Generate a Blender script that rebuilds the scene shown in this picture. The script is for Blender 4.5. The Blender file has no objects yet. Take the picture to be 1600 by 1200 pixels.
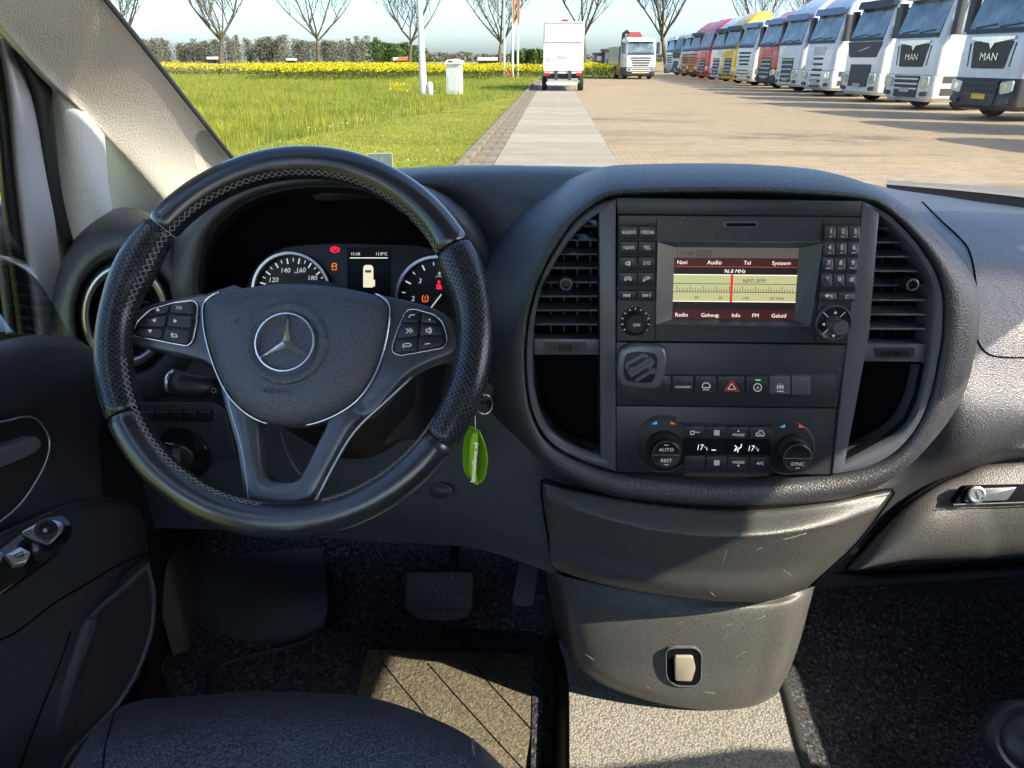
import bpy, bmesh, math, random
import numpy as np
from mathutils import Vector, Matrix
random.seed(7); rng = np.random.default_rng(7)
sc = bpy.context.scene; col = sc.collection
PI = math.pi; rad = math.radians
# ------------------------------------------------------------------ camera
FPX = 1150.0; HORIZON = 92.0; ZC = 1.55            # focal length in px of a 1600 px wide frame, horizon row, eye height
TH = math.atan((600 - HORIZON) / FPX); YAW = math.atan(68 / (FPX / math.cos(TH)))
cam = bpy.data.cameras.new('camera'); cam_o = bpy.data.objects.new('camera', cam); col.objects.link(cam_o)
cam.sensor_width = 36; cam.lens = 36 * FPX / 1600; cam.clip_start = 0.02; cam.clip_end = 4000
cam_o.location = (0, 0, ZC); cam_o.rotation_euler = (PI / 2 - TH, 0, YAW); sc.camera = cam_o
# ------------------------------------------------------------------ sky, sun, exposure
SUN_EL, SUN_AZ = rad(38), rad(118)                  # azimuth clockwise from +Y
w = bpy.data.worlds.new('World'); sc.world = w; w.use_nodes = True
nt = w.node_tree; bg = nt.nodes['Background']; sky = nt.nodes.new('ShaderNodeTexSky'); sky.sky_type = 'NISHITA'
sky.sun_disc = False; sky.sun_elevation = SUN_EL; sky.sun_rotation = SUN_AZ; sky.altitude = 700; sky.air_density = .9; sky.dust_density = 3.5; sky.ozone_density = 3.0
nt.links.new(sky.outputs[0], bg.inputs[0]); bg.inputs[1].default_value = 0.135
sl = bpy.data.lights.new('sun', 'SUN'); sl.energy = 2.7; sl.angle = rad(0.5); sl.color = (1.0, 0.89, 0.71)
so = bpy.data.objects.new('sun', sl); col.objects.link(so)
S = Vector((math.cos(SUN_EL) * math.sin(SUN_AZ), math.cos(SUN_EL) * math.cos(SUN_AZ), math.sin(SUN_EL)))
so.rotation_euler = S.to_track_quat('Z', 'Y').to_euler(); so.location = S * 30
vs = sc.view_settings; vs.view_transform = 'Standard'; vs.look = 'None'; vs.exposure = 2.12; vs.gamma = 1; vs.use_curve_mapping = False
sc.cycles.max_bounces = 6; sc.cycles.diffuse_bounces = 3; sc.cycles.glossy_bounces = 3; sc.cycles.transparent_max_bounces = 8; sc.cycles.use_adaptive_sampling = True; sc.cycles.adaptive_threshold = .03
sc.cycles.use_denoising = True; sc.cycles.denoising_prefilter = 'NONE'; sc.cycles.caustics_reflective = False; sc.cycles.caustics_refractive = False
# ------------------------------------------------------------------ geometry helpers
_c, _s = math.cos(TH), math.sin(TH); _cy, _sy = math.cos(YAW), math.sin(YAW)
EYE = Vector((0, 0, ZC)); FW = Vector((-_sy * _c, _cy * _c, -_s)); RT = Vector((_cy, _sy, 0)); UP = RT.cross(FW)
def ray(x, y): return FW * FPX + RT * (x - 800) + UP * (600 - y)
def at(x, y, Y): d = ray(x, y); return EYE + d * (Y / d.y)           # the point of a sight line that lies Y metres ahead
def atx(x, y, X): d = ray(x, y); return EYE + d * (X / d.x)
def gz(x, y, z=0.0): d = ray(x, y); return EYE + d * ((z - ZC) / d.z)
class Pl:                                                            # a working plane in the cabin
    def __init__(s, p, n): s.p = Vector(p); s.n = Vector(n).normalized(); s.n = s.n if s.n.dot(EYE - s.p) > 0 else -s.n
    @classmethod
    def three(c, a, b, d): a, b, d = Vector(a), Vector(b), Vector(d); return c(a, (b - a).cross(d - a))
    def w(s, x, y, off=0.0):
        d = ray(x, y); return EYE + d * ((s.p - EYE).dot(s.n) / d.dot(s.n)) + s.n * off
    def frame(s, x, y):                                              # local right / up at a point of the plane
        o = s.w(x, y); r = s.w(x + 1, y) - o; k = r.length; r.normalize(); u = s.n.cross(r); return o, r, u, k
    def shift(s, off): return Pl(s.p + s.n * off, s.n)
def cr(p, n):                                                        # Catmull-Rom through points, n samples per span
    p = [np.array(q, float) for q in p]; out = []
    for i in range(len(p) - 1):
        a = p[i - 1] if i else 2 * p[0] - p[1]; b, c = p[i], p[i + 1]; d = p[i + 2] if i + 2 < len(p) else 2 * c - b
        for k in range(n):
            t = k / n; out.append(0.5 * (2 * b + (c - a) * t + (2 * a - 5 * b + 4 * c - d) * t * t + (3 * b - a - 3 * c + d) * t ** 3))
    out.append(p[-1]); return [tuple(q) for q in out]
def crc(p, n):                                                       # closed version
    p = list(p); q = cr([p[-2], p[-1]] + p + [p[0], p[1], p[2]], n); return q[2 * n:2 * n + len(p) * n]
def resample(p, n):
    p = np.array(p, float); d = np.r_[0, np.cumsum(np.linalg.norm(np.diff(p, axis=0), axis=1))]; t = np.linspace(0, d[-1], n)
    return [tuple(np.interp(x, d, p[:, k]) for k in range(p.shape[1])) for x in t]
def area2(p): return 0.5 * sum(p[i][0] * p[(i + 1) % len(p)][1] - p[(i + 1) % len(p)][0] * p[i][1] for i in range(len(p)))
def inset(p, d):                                                     # move a 2D outline inwards by d
    n = len(p); s = 1 if area2(p) > 0 else -1; out = []
    for i in range(n):
        a, b, c = Vector(p[i - 1]), Vector(p[i]), Vector(p[(i + 1) % n]); e, f = (b - a), (c - b)
        if e.length < 1e-9 or f.length < 1e-9: out.append(tuple(b)); continue
        e.normalize(); f.normalize(); m = Vector((-e.y - f.y, e.x + f.x)); L = m.length
        if L < .3: m = Vector((-f.y, f.x)); L = 1; out.append(tuple(b + m * d * s)); continue
        m /= L; k = min(2.0, 1 / max(.4, m.dot(Vector((-f.y, f.x))))); out.append(tuple(b + m * d * k * s))
    return out
def rnd(p, r, n=4):                                                  # round the corners of a 2D polygon
    out = []
    for i in range(len(p)):
        a, b, c = Vector(p[i - 1]), Vector(p[i]), Vector(p[(i + 1) % len(p)]); rr = min(r, (a - b).length * .48, (c - b).length * .48)
        s, e = b + (a - b).normalized() * rr, b + (c - b).normalized() * rr
        for k in range(n + 1): t = k / n; out.append(tuple(s * (1 - t) ** 2 + b * 2 * t * (1 - t) + e * t * t))
    return out
def rect(x0, y0, x1, y1, r=0): p = [(x0, y0), (x1, y0), (x1, y1), (x0, y1)]; return rnd(p, r) if r else p
def circ(x, y, rx, ry=None, n=32): ry = ry or rx; return [(x + rx * math.cos(2 * PI * i / n), y + ry * math.sin(2 * PI * i / n)) for i in range(n)]
class MB:                                                            # collects faces for ONE mesh object
    def __init__(s): s.v = []; s.f = []; s.m = []; s.uv = None; s.mi = 0
    def add(s, vs, fs):
        b = len(s.v); s.v += [tuple(q) for q in vs]; s.f += [tuple(b + i for i in f) for f in fs]; s.m += [s.mi] * len(fs); return s
    def box(s, x0, x1, y0, y1, z0, z1, M=None):
        v = [Vector((x, y, z)) for z in (z0, z1) for x, y in ((x0, y0), (x1, y0), (x1, y1), (x0, y1))]
        if M is not None: v = [M @ q for q in v]
        return s.add(v, [(3, 2, 1, 0), (4, 5, 6, 7), (0, 1, 5, 4), (1, 2, 6, 5), (2, 3, 7, 6), (3, 0, 4, 7)])
    def rings(s, rs, close=True, cap0=False, cap1=False):             # rs: list of equally long 3D loops
        n = len(rs[0]); v = [q for r in rs for q in r]; f = []
        for i in range(len(rs) - 1):
            for j in range(n if close else n - 1):
                k = (j + 1) % n; f.append((i * n + j, i * n + k, (i + 1) * n + k, (i + 1) * n + j))
        if cap0: f.append(tuple(range(n))[::-1])
        if cap1: f.append(tuple((len(rs) - 1) * n + j for j in range(n)))
        return s.add(v, f)
    def prism(s, a, b, cap=True): return s.rings([a, b], True, cap, cap)
    def tube(s, pts, r, n=8, cap=True):
        pts = [Vector(p) for p in pts]; rr = r if isinstance(r, (list, tuple)) else [r] * len(pts); rs = []; x = None
        for i, p in enumerate(pts):
            t = (pts[min(i + 1, len(pts) - 1)] - pts[max(i - 1, 0)]).normalized()
            if x is None: x = t.orthogonal().normalized()
            x = (x - t * x.dot(t)); x = x.normalized() if x.length > 1e-6 else t.orthogonal().normalized(); y = t.cross(x)
            rs.append([p + (x * math.cos(2 * PI * k / n) + y * math.sin(2 * PI * k / n)) * rr[i] for k in range(n)])
        return s.rings(rs, True, cap, cap)
    def lathe(s, o, ax, prof, n=24, cap0=False, cap1=False):          # prof: (radius, distance along axis)
        o = Vector(o); ax = Vector(ax).normalized(); x = ax.orthogonal().normalized(); y = ax.cross(x)
        return s.rings([[o + ax * h + (x * math.cos(2 * PI * k / n) + y * math.sin(2 * PI * k / n)) * r for k in range(n)] for r, h in prof], True, cap0, cap1)
    def plate(s, pl, pts, o0, o1, b=0.0, back=False):                 # px outline raised from o0 to o1 above plane pl, chamfer of b px
        k = pl.frame(*pts[0])[3]; out = [[pl.w(x, y, o0) for x, y in pts]]
        if b:
            h = min(b * k, abs(o1 - o0) * .8) * (1 if o1 > o0 else -1)
            q1, q2 = inset(pts, b * .3), inset(pts, b)
            out += [[pl.w(x, y, o1 - h) for x, y in pts], [pl.w(x, y, o1 - h * .3) for x, y in q1], [pl.w(x, y, o1) for x, y in q2]]
        else: out.append([pl.w(x, y, o1) for x, y in pts])
        return s.rings(out, True, back, True)
    def ringplate(s, pl, outer, inner, o0, o1, b=0.0, o_in=None):     # frame between two outlines of equal length
        o_in = o0 if o_in is None else o_in; k = pl.frame(*outer[0])[3]; h = min(b * k, abs(o1 - o0) * .8) if b else 0
        rs = [[pl.w(x, y, o0) for x, y in outer], [pl.w(x, y, o1 - h) for x, y in outer]]
        if b: rs += [[pl.w(x, y, o1) for x, y in inset(outer, b)], [pl.w(x, y, o1) for x, y in inset(inner, -b)]]
        rs += [[pl.w(x, y, o1 - h) for x, y in inner], [pl.w(x, y, o_in) for x, y in inner]]
        return s.rings(rs)
    def strokes(s, pl, lines, wd, off):                               # thin flat printed lines
        for L in lines:
            for i in range(len(L) - 1):
                a, b = Vector(L[i]), Vector(L[i + 1]); d = b - a
                if d.length < 1e-6: continue
                d.normalize(); n = Vector((-d.y, d.x)) * wd / 2; a = a - d * wd * .3; b = b + d * wd * .3
                s.add([pl.w(*(q), off) for q in (a + n, b + n, b - n, a - n)], [(0, 1, 2, 3)])
        return s
    def loft(s, rows, nu, nv=6, at=None):                             # smooth sheet through rows of (px, py, Y) points
        at = at or globals()['at']; g = [resample(cr(r, 8), nu) for r in rows]; cols = [cr([r[i] for r in g], nv) for i in range(nu)]; m = len(cols[0])
        v = [at(*cols[i][j]) for j in range(m) for i in range(nu)]
        return s.add(v, [(j * nu + i, j * nu + i + 1, (j + 1) * nu + i + 1, (j + 1) * nu + i) for j in range(m - 1) for i in range(nu - 1)])
WL = {}
def props(o, label=None, cat=None, group=None, kind=None):
    for k, x in (('label', label), ('category', cat), ('group', group), ('kind', kind)):
        if x: o[k] = x
    return o
def thing(name, label, cat, loc=(0, 0, 0), group=None, rz=0, kind=None):
    o = bpy.data.objects.new(name, None); col.objects.link(o); o.location = loc; o.rotation_euler.z = rz; o.empty_display_size = .05
    WL[o.name] = Matrix.Translation(Vector(loc)) @ Matrix.Rotation(rz, 4, 'Z'); return props(o, label, cat, group, kind)
def build(mb, name, mat, parent=None, smooth=False, label=None, cat=None, group=None, kind=None, sharp=None, solid=None, sub=0, local=False):
    """links the collected faces as one mesh object; vertices are in world space unless local (then in the parent's space)"""
    vs = np.array([tuple(q) for q in mb.v], float); c = vs.mean(0) if len(vs) else np.zeros(3); me = bpy.data.meshes.new(name)
    me.from_pydata((vs - c).tolist(), [], mb.f)
    mats = mat if isinstance(mat, (list, tuple)) else [mat]
    for x in mats: me.materials.append(x)
    if len(mats) > 1: me.polygons.foreach_set('material_index', mb.m)
    if mb.uv is not None:
        L = me.uv_layers.new(name='UVMap'); li = np.zeros(len(me.loops), int); me.loops.foreach_get('vertex_index', li); L.data.foreach_set('uv', np.array(mb.uv, float)[li].ravel())
    bm = bmesh.new(); bm.from_mesh(me)
    if mb.uv is None: bmesh.ops.remove_doubles(bm, verts=bm.verts, dist=1e-6)
    if kind != 'stuff' and len(bm.faces) < 60000: bmesh.ops.recalc_face_normals(bm, faces=bm.faces)
    bm.to_mesh(me); bm.free()
    if smooth:
        me.polygons.foreach_set('use_smooth', [True] * len(me.polygons))
        if sharp is not None: me.set_sharp_from_angle(angle=rad(sharp))
    o = bpy.data.objects.new(name, me); col.objects.link(o); o.location = c
    if parent is not None:
        o.parent = parent
        if not local: o.matrix_parent_inverse = WL[parent.name].inverted()
        WL[o.name] = (WL[parent.name] if local else Matrix()) @ Matrix.Translation(Vector(c))
    else: WL[o.name] = Matrix.Translation(Vector(c))
    if solid: m = o.modifiers.new('thickness', 'SOLIDIFY'); m.thickness = solid; m.offset = 0 if solid > 0 else -1
    if sub: m = o.modifiers.new('smooth', 'SUBSURF'); m.levels = m.render_levels = sub
    return props(o, label, cat, group, kind)
from mathutils.bvhtree import BVHTree
def skin(o):                                                         # depth lookup on a finished part: where a sight line meets it
    m = WL[o.name]; bv = BVHTree.FromPolygons([m @ v.co for v in o.data.vertices], [tuple(p.vertices) for p in o.data.polygons])
    def f(x, y, off=.001):
        d = ray(x, y).normalized(); h = bv.ray_cast(EYE, d)
        if h[0] is None: return None
        n = h[1] if h[1].dot(d) < 0 else -h[1]; return h[0] + n * off
    return f
def drawn(f, pts, r, name, mat, par, n=6, off=.0006):                # a groove or scratch that follows a surface
    q = [f(*p, off) for p in cr(pts, n)]; q = [p for p in q if p is not None]
    return build(MB().tube(q, r, 6), name, mat, par, True)
def copy_tree(o, parent=None):
    c = o.copy(); col.objects.link(c); c.parent = parent
    for ch in list(o.children): copy_tree(ch, c)
    return c
# ------------------------------------------------------------------ materials
def lin(h): return tuple(((c / 255) / 12.92 if c / 255 <= .04045 else ((c / 255 + .055) / 1.055) ** 2.4) for c in h)
class NG:
    def __init__(s, name):
        s.m = bpy.data.materials.new(name); s.m.use_nodes = True; s.t = s.m.node_tree; s.b = s.t.nodes['Principled BSDF']; s.tc = None
    def n(s, kind, **kw):
        x = s.t.nodes.new('ShaderNode' + kind)
        for k, v in kw.items():
            if hasattr(x, k): setattr(x, k, v)
            else: x.inputs[k.replace('_', ' ')].default_value = v
        return x
    def l(s, a, b): s.t.links.new(a, b)
    def co(s, kind='Object'):
        s.tc = s.tc or s.n('TexCoord'); return s.tc.outputs[kind]
    def noise(s, scale, detail=3, rough=.55, kind='Object', vec=None):
        x = s.n('TexNoise'); x.inputs['Scale'].default_value = scale; x.inputs['Detail'].default_value = detail; x.inputs['Roughness'].default_value = rough
        s.l(vec or s.co(kind), x.inputs['Vector']); return x.outputs['Fac']
    def vor(s, scale, feature='F1', kind='Object', out='Distance', rnd=1.0, vec=None):
        x = s.n('TexVoronoi', feature=feature); x.inputs['Scale'].default_value = scale; x.inputs['Randomness'].default_value = rnd
        s.l(vec or s.co(kind), x.inputs['Vector']); return x.outputs[out]
    def ramp(s, fac, stops):
        x = s.n('ValToRGB'); e = x.color_ramp.elements
        while len(e) < len(stops): e.new(.5)
        for q, (p, c) in zip(e, stops): q.position = p; q.color = (c[0], c[1], c[2], 1) if len(c) == 3 else c
        s.l(fac, x.inputs[0]); return x.outputs[0]
    def math(s, op, a, b=None, c=None):
        x = s.n('Math', operation=op)
        for i, v in enumerate((a, b, c)):
            if v is None: continue
            if isinstance(v, (int, float)): x.inputs[i].default_value = v
            else: s.l(v, x.inputs[i])
        return x.outputs[0]
    def mix(s, f, a, b, mode='MIX'):
        x = s.n('Mix', data_type='RGBA', blend_type=mode)
        for i, v in ((0, f), (6, a), (7, b)):
            if isinstance(v, (int, float)): x.inputs[i].default_value = v
            elif isinstance(v, tuple): x.inputs[i].default_value = (*v[:3], 1)
            else: s.l(v, x.inputs[i])
        return x.outputs[2]
    def bump(s, h, strength=.3, dist=.001, base=None):
        x = s.n('Bump'); x.inputs['Strength'].default_value = strength; x.inputs['Distance'].default_value = dist; s.l(h, x.inputs['Height'])
        if base is not None: s.l(base, x.inputs['Normal'])
        s.l(x.outputs[0], s.b.inputs['Normal']); return x.outputs[0]
    def set(s, color=None, rough=None, metal=None, spec=None, **kw):
        for k, v in (('Base Color', color), ('Roughness', rough), ('Metallic', metal), ('Specular IOR Level', spec)) + tuple(kw.items()):
            if v is None: continue
            i = s.b.inputs[k]
            if isinstance(v, (int, float)): i.default_value = v
            elif isinstance(v, tuple): i.default_value = (*v[:3], 1) if len(v) == 3 else v
            else: s.l(v, i)
        return s
def simple(name, color, rough=.5, metal=0.0, spec=.5, var=0.0, vscale=30, **kw):
    g = NG(name)
    c = color
    if var: c = g.mix(g.noise(vscale, 4), tuple(q * (1 - var) for q in color), tuple(min(1, q * (1 + var)) for q in color))
    g.set(c, rough, metal, spec, **kw); return g.m
def emis(name, color, strength):
    g = NG(name); g.set((.0, .0, .0), .4); g.b.inputs['Emission Color'].default_value = (*color, 1); g.b.inputs['Emission Strength'].default_value = strength; return g.m
def grain(name, color, rough=.5, scale=520, strength=.35, dist=.0006, var=.12, spec=.5, scuff=0.0, glint=.32, dust=0.0):
    """moulded soft plastic: fine pebble grain with painted glints, slight colour drift, optional pale scuffs"""
    g = NG(name); n2 = g.noise(scale, 1, .5); g.bump(n2, strength, dist * 2.2)
    c = g.mix(g.noise(6, 3), tuple(q * (1 - var) for q in color), tuple(q * (1 + var) for q in color))
    c = g.mix(1.0, c, g.ramp(n2, [(.32, (1 - glint * .8,) * 3), (.5, (1, 1, 1)), (.68, (1 + glint * 1.5,) * 3)]), 'MULTIPLY')  # paints the tiny highlights of the grain into the base colour
    if scuff:
        m = g.n('Mapping'); m.inputs['Scale'].default_value = (9, 9, 40); m.inputs['Rotation'].default_value = (.4, .9, .3); g.l(g.co(), m.inputs[0])
        sc_ = g.ramp(g.noise(3.2, 6, .7, vec=m.outputs[0]), [(.66, (0, 0, 0)), (.74, (1, 1, 1))]); c = g.mix(g.math('MULTIPLY', sc_, scuff), c, (.35, .33, .30))
    if dust: c = g.mix(g.math('MULTIPLY', g.ramp(g.vor(120), [(.05, (1, 1, 1)), (.085, (0, 0, 0))]), dust), c, (.45, .44, .42))
    g.set(c, rough, 0, spec); return g.m
# ------------------------------------------------------------------ lettering (built-in font, turned into meshes once)
CH = 'ABCDEFGHIJKLMNOPQRSTUVWXYZabcdefghijklmnopqrstuvwxyz0123456789.:/+-*#°,x'
GLY = {}
def _glyphs():
    os_ = []
    for c in CH:
        for s in (c, 'H' + c + 'H'):
            cu = bpy.data.curves.new('g', 'FONT'); cu.body = s; cu.resolution_u = 2; o = bpy.data.objects.new('g', cu); col.objects.link(o); os_.append((c, o))
    cu = bpy.data.curves.new('g', 'FONT'); cu.body = 'HH'; o = bpy.data.objects.new('g', cu); col.objects.link(o); os_.append(('HH', o))
    dg = bpy.context.evaluated_depsgraph_get(); wid = {}
    for i, (c, o) in enumerate(os_):
        me = bpy.data.meshes.new_from_object(o.evaluated_get(dg)); v = [tuple(q.co) for q in me.vertices]; f = [tuple(p.vertices) for p in me.polygons]
        if c == 'HH' or i % 2: wid[c] = max(q[0] for q in v)
        else: GLY[c] = [v, f, 0]
        bpy.data.meshes.remove(me)
    for c, o in os_: cu = o.data; bpy.data.objects.remove(o); bpy.data.curves.remove(cu)
    for c in CH: GLY[c][2] = wid[c] - wid['HH']
    GLY[' '] = [[], [], .28]
_glyphs()
def text(mb, pl, s, x, y, h, off, align='c', sx=1.0, slant=0.0, ang=0.0, fr=None):
    """h: cap height in px; (x, y): baseline point in px; fr: explicit frame (origin, right, up, metres per px)"""
    o, r, u, k = fr or pl.frame(x, y); n = r.cross(u); e = h / .70 * k; W = sum(GLY[c][2] for c in s) * sx; cx = {'c': -W / 2, 'l': 0, 'r': -W}[align]
    ca, sa = math.cos(ang), math.sin(ang)
    for c in s:
        v, f, a = GLY[c]; q = []
        for p in v:
            a1 = (p[0] * sx + cx + p[1] * slant) * e; b1 = p[1] * e; q.append(o + r * (a1 * ca - b1 * sa) + u * (a1 * sa + b1 * ca) + n * off)
        mb.add(q, f); cx += a * sx
    return mb
# =================================================================== OUTDOORS
def sheet(name, pts, z, mat, **kw):
    return build(MB().add([(x, y, z) for x, y in pts], [tuple(range(len(pts)))]), name, mat, **kw)
g = NG('meadow'); c = g.ramp(g.noise(.35, 6), [(.3, (.14, .165, .018)), (.5, (.20, .22, .026)), (.7, (.27, .265, .045))])
c = g.mix(g.ramp(g.noise(3.0, 5), [(.35, (0, 0, 0)), (.7, (1, 1, 1))]), c, (.16, .175, .022)); g.set(c, .9, 0, .2); g.bump(g.noise(14, 4), .6, .05); m_meadow = g.m
g = NG('dry_field'); g.set(g.ramp(g.noise(.06, 5), [(.3, (.24, .175, .085)), (.7, (.33, .245, .12))]), .95, 0, .1); m_dry = g.m
g = NG('block_paving')
mp = g.n('Mapping'); mp.inputs['Rotation'].default_value = (0, 0, rad(0)); g.l(g.co(), mp.inputs[0])
br = g.n('TexBrick'); g.l(mp.outputs[0], br.inputs['Vector']); br.inputs['Scale'].default_value = 1.0; br.inputs['Mortar Size'].default_value = .006; br.inputs['Brick Width'].default_value = .22; br.inputs['Row Height'].default_value = .105
br.inputs['Color1'].default_value = (.40, .295, .172, 1); br.inputs['Color2'].default_value = (.30, .215, .125, 1); br.inputs['Mortar'].default_value = (.11, .085, .06, 1)
mo = g.n('Mapping'); mo.inputs['Scale'].default_value = (.12, .5, 1); g.l(g.co(), mo.inputs[0])
oil = g.ramp(g.noise(1.0, 5, .6, vec=mo.outputs[0]), [(.56, (0, 0, 0)), (.70, (.75, .75, .75))])
c = g.mix(.2, br.outputs[0], g.ramp(g.noise(.8, 6), [(.3, (.275, .20, .125)), (.7, (.39, .285, .178))])); c = g.mix(oil, c, (.12, .092, .066))
sx_ = g.n('SeparateXYZ'); g.l(g.co('Generated'), sx_.inputs[0]); ps_ = g.n('NewGeometry'); sp_ = g.n('SeparateXYZ'); g.l(ps_.outputs['Position'], sp_.inputs[0])
ex_ = g.math('MULTIPLY', g.math('SUBTRACT', sp_.outputs[0], 5.6), .38); ey_ = g.math('MULTIPLY', g.math('SUBTRACT', sp_.outputs[1], 16.8), .62); rr_ = g.math('ADD', g.math('MULTIPLY', ex_, ex_), g.math('MULTIPLY', ey_, ey_)); spill = g.math('MULTIPLY', g.ramp(rr_, [(.25, (1, 1, 1)), (1.0, (0, 0, 0))]), g.ramp(g.noise(1.1, 5, .6), [(.40, (0, 0, 0)), (.58, (1, 1, 1))])); c = g.mix(g.math('MULTIPLY', spill, .6), c, (.09, .07, .05)); g.set(c, .8, 0, .3); m_pave = g.m
g = NG('concrete'); c = g.ramp(g.noise(1.1, 6), [(.3, (.30, .255, .195)), (.7, (.385, .33, .255))]); c = g.mix(g.ramp(g.noise(9, 6, .7), [(.4, (0, 0, 0)), (.8, (.4, .4, .4))]), c, (.17, .145, .11))
oi = g.n('ObjectInfo'); c = g.mix(1.0, c, g.ramp(oi.outputs['Random'], [(0, (.88, .88, .87)), (1, (1.05, 1.05, 1.06))]), 'MULTIPLY'); g.set(c, .85, 0, .25); g.bump(g.noise(60, 4), .25, .004); m_conc = g.m
g = NG('kerb_concrete'); c = g.ramp(g.noise(3.5, 6), [(.35, (.17, .135, .10)), (.65, (.27, .22, .165))]); c = g.mix(g.ramp(g.noise(1.6, 5), [(.55, (0, 0, 0)), (.68, (.8, .8, .8))]), c, (.09, .095, .03)); g.set(c, .9, 0, .2); m_kerb = g.m
m_gap = simple('joint_filler', (.045, .038, .026), .95)
sheet('ground', [(-1500, -300), (1500, -300), (1500, 2500), (-1500, 2500)], 0.0, m_meadow, kind='structure')
sheet('field', [(-900, 110), (900, 110), (900, 420), (-900, 420)], .02, m_dry, kind='structure')
sheet('paving', [(1.06, -20), (60, -20), (60, 105), (9, 105), (6.5, 68), (1.06, 68)], .008, m_pave, kind='structure')
lane = sheet('lane_bed', [(-1.48, -12), (1.06, -12), (1.06, 68), (-1.48, 68)], .004, m_gap, kind='structure')
mb = MB(); mb.box(-.985, .985, -.985, .985, -.03, .02); mb_s = None
for k in range(34):
    y = 6.3 + 2.02 * k if k < 30 else 6.3 - 2.02 * (k - 29)
    if y > 66: continue
    if mb_s is None: mb_s = build(MB().box(-.94, 1.045, y - .975, y + .975, .006, .022), 'concrete_slab', m_conc, lane)
    else:
        o = mb_s.copy(); col.objects.link(o); o.location.y = y; o.location.z += random.uniform(-.002, .003); o.rotation_euler.z = random.uniform(-.002, .002)
kb = kb2 = None
for k in range(60):
    y = 2.5 + 1.005 * k
    if kb is None:
        kb = build(MB().box(-1.47, -1.33, y - .495, y + .495, .004, .11), 'kerb_stone', m_kerb, lane); kb2 = build(MB().box(-1.31, -1.14, y - .495, y + .495, .005, .03), 'gutter_stone', m_kerb, lane); kb3 = build(MB().box(-1.125, -.955, y - .495, y + .495, .005, .026), 'gutter_stone', m_kerb, lane)
    else:
        for q in (kb, kb2, kb3):
            o = q.copy(); col.objects.link(o); o.location.y = y; o.rotation_euler.z = random.uniform(-.008, .008); o.location.z += random.uniform(-.006, .006)
# ---- grass
def blades(pts, hs, ws, lean=.35):
    n = len(pts); p = np.array(pts); a = rng.uniform(0, 2 * PI, n); b = rng.uniform(0, 2 * PI, n); ln = rng.uniform(0, lean, n) * hs
    d = np.c_[np.cos(a), np.sin(a), np.zeros(n)] * ws[:, None] / 2; tip = np.c_[np.cos(b) * ln, np.sin(b) * ln, hs]
    v = np.empty((n, 3, 3)); v[:, 0] = p - d; v[:, 1] = p + d; v[:, 2] = p + tip; m = MB(); m.v = [tuple(q) for q in v.reshape(-1, 3)]; m.f = [(3 * i, 3 * i + 1, 3 * i + 2) for i in range(n)]; m.m = [0] * n; return m
def leafmat(name, stops, trans=.35, patch=False):
    g = NG(name); ge = g.n('NewGeometry'); c = g.ramp(ge.outputs['Random Per Island'], stops); c = g.mix(1.0, c, g.ramp(g.noise(.45, 4, .6), [(.35, (.62, .70, .6)), (.5, (1, 1, 1)), (.66, (1.35, 1.2, 1.1))]), 'MULTIPLY') if patch else c; g.set(c, .7, 0, .25)
    tr = g.n('BsdfTranslucent'); g.l(c, tr.inputs[0]); mx = g.n('MixShader'); mx.inputs[0].default_value = trans; g.l(g.b.outputs[0], mx.inputs[1]); g.l(tr.outputs[0], mx.inputs[2]); g.l(mx.outputs[0], g.t.nodes['Material Output'].inputs[0]); return g.m
m_tall = leafmat('tall_grass', [(0, (.12, .145, .012)), (.5, (.25, .28, .026)), (1, (.38, .36, .06))], patch=True)
m_mown = leafmat('mown_grass', [(0, (.26, .275, .03)), (.5, (.34, .335, .045)), (1, (.43, .40, .08))], patch=True)
A0, A1 = gz(425, 226), gz(835, 146)
def tallside(x, y): return (A1.x - A0.x) * (y - A0.y) - (A1.y - A0.y) * (x - A0.x) > 0
pt, pm = [], []
while len(pt) < 80000:
    y = 9 + 68 * random.random() ** 1.7; x = -1.6 - random.random() * (5 + y * .62)
    if tallside(x, y) : pt.append((x, y, 0))
while len(pm) < 34000:
    y = 9 + 60 * random.random() ** 1.8; x = -1.5 - random.random() * 5
    if not tallside(x, y): pm.append((x, y, 0))
hs = rng.uniform(.10, .32, len(pt)); build(blades(pt, hs, rng.uniform(.010, .022, len(pt))), 'tall_grass', m_tall, kind='stuff', label='tall unmown green grass along the verge', cat='grass')
build(blades(pm, rng.uniform(.02, .05, len(pm)), rng.uniform(.010, .02, len(pm))), 'mown_grass', m_mown, kind='stuff', label='short mown grass strip beside the kerb', cat='grass')
# ---- rapeseed
m_rape = leafmat('rapeseed_flower', [(0, (.46, .36, .004)), (.5, (.60, .49, .008)), (1, (.68, .58, .03))], .25)
m_rstem = leafmat('rapeseed_leaf', [(0, (.05, .075, .01)), (1, (.13, .15, .025))])
def puffs(n, fx, size, mi, m):
    for i in range(n):
        p = Vector(fx()); a = Vector((random.gauss(0, 1), random.gauss(0, 1), random.gauss(0, 1))).normalized(); b = a.orthogonal().normalized(); c = a.cross(b); s = size * random.uniform(.6, 1.4); m.mi = mi
        m.add([p + b * s, p + c * s, p - b * s, p - c * s], [(0, 1, 2, 3)])
    return m
def rx():
    while True:
        y = random.uniform(62, 90); x = random.uniform(-62, 6.5)
        if x > -1.7 and y < 70: continue
        if x < -26 - (y - 70) * .1 and y < 84 and random.random() < .93: continue
        k = math.sin(x * .7) * .5 + math.sin(x * 1.9 + 1) * .3 + math.sin(x * .23) * .5
        if k < -.3 and y < 74 + 4 * k: continue
        return x, y, k
def rf():
    x, y, k = rx(); return (x, y, random.uniform(.62, 1.12) + .12 * k)
def rs_():
    x, y, k = rx(); return (x, y, random.uniform(0, .8))
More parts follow.
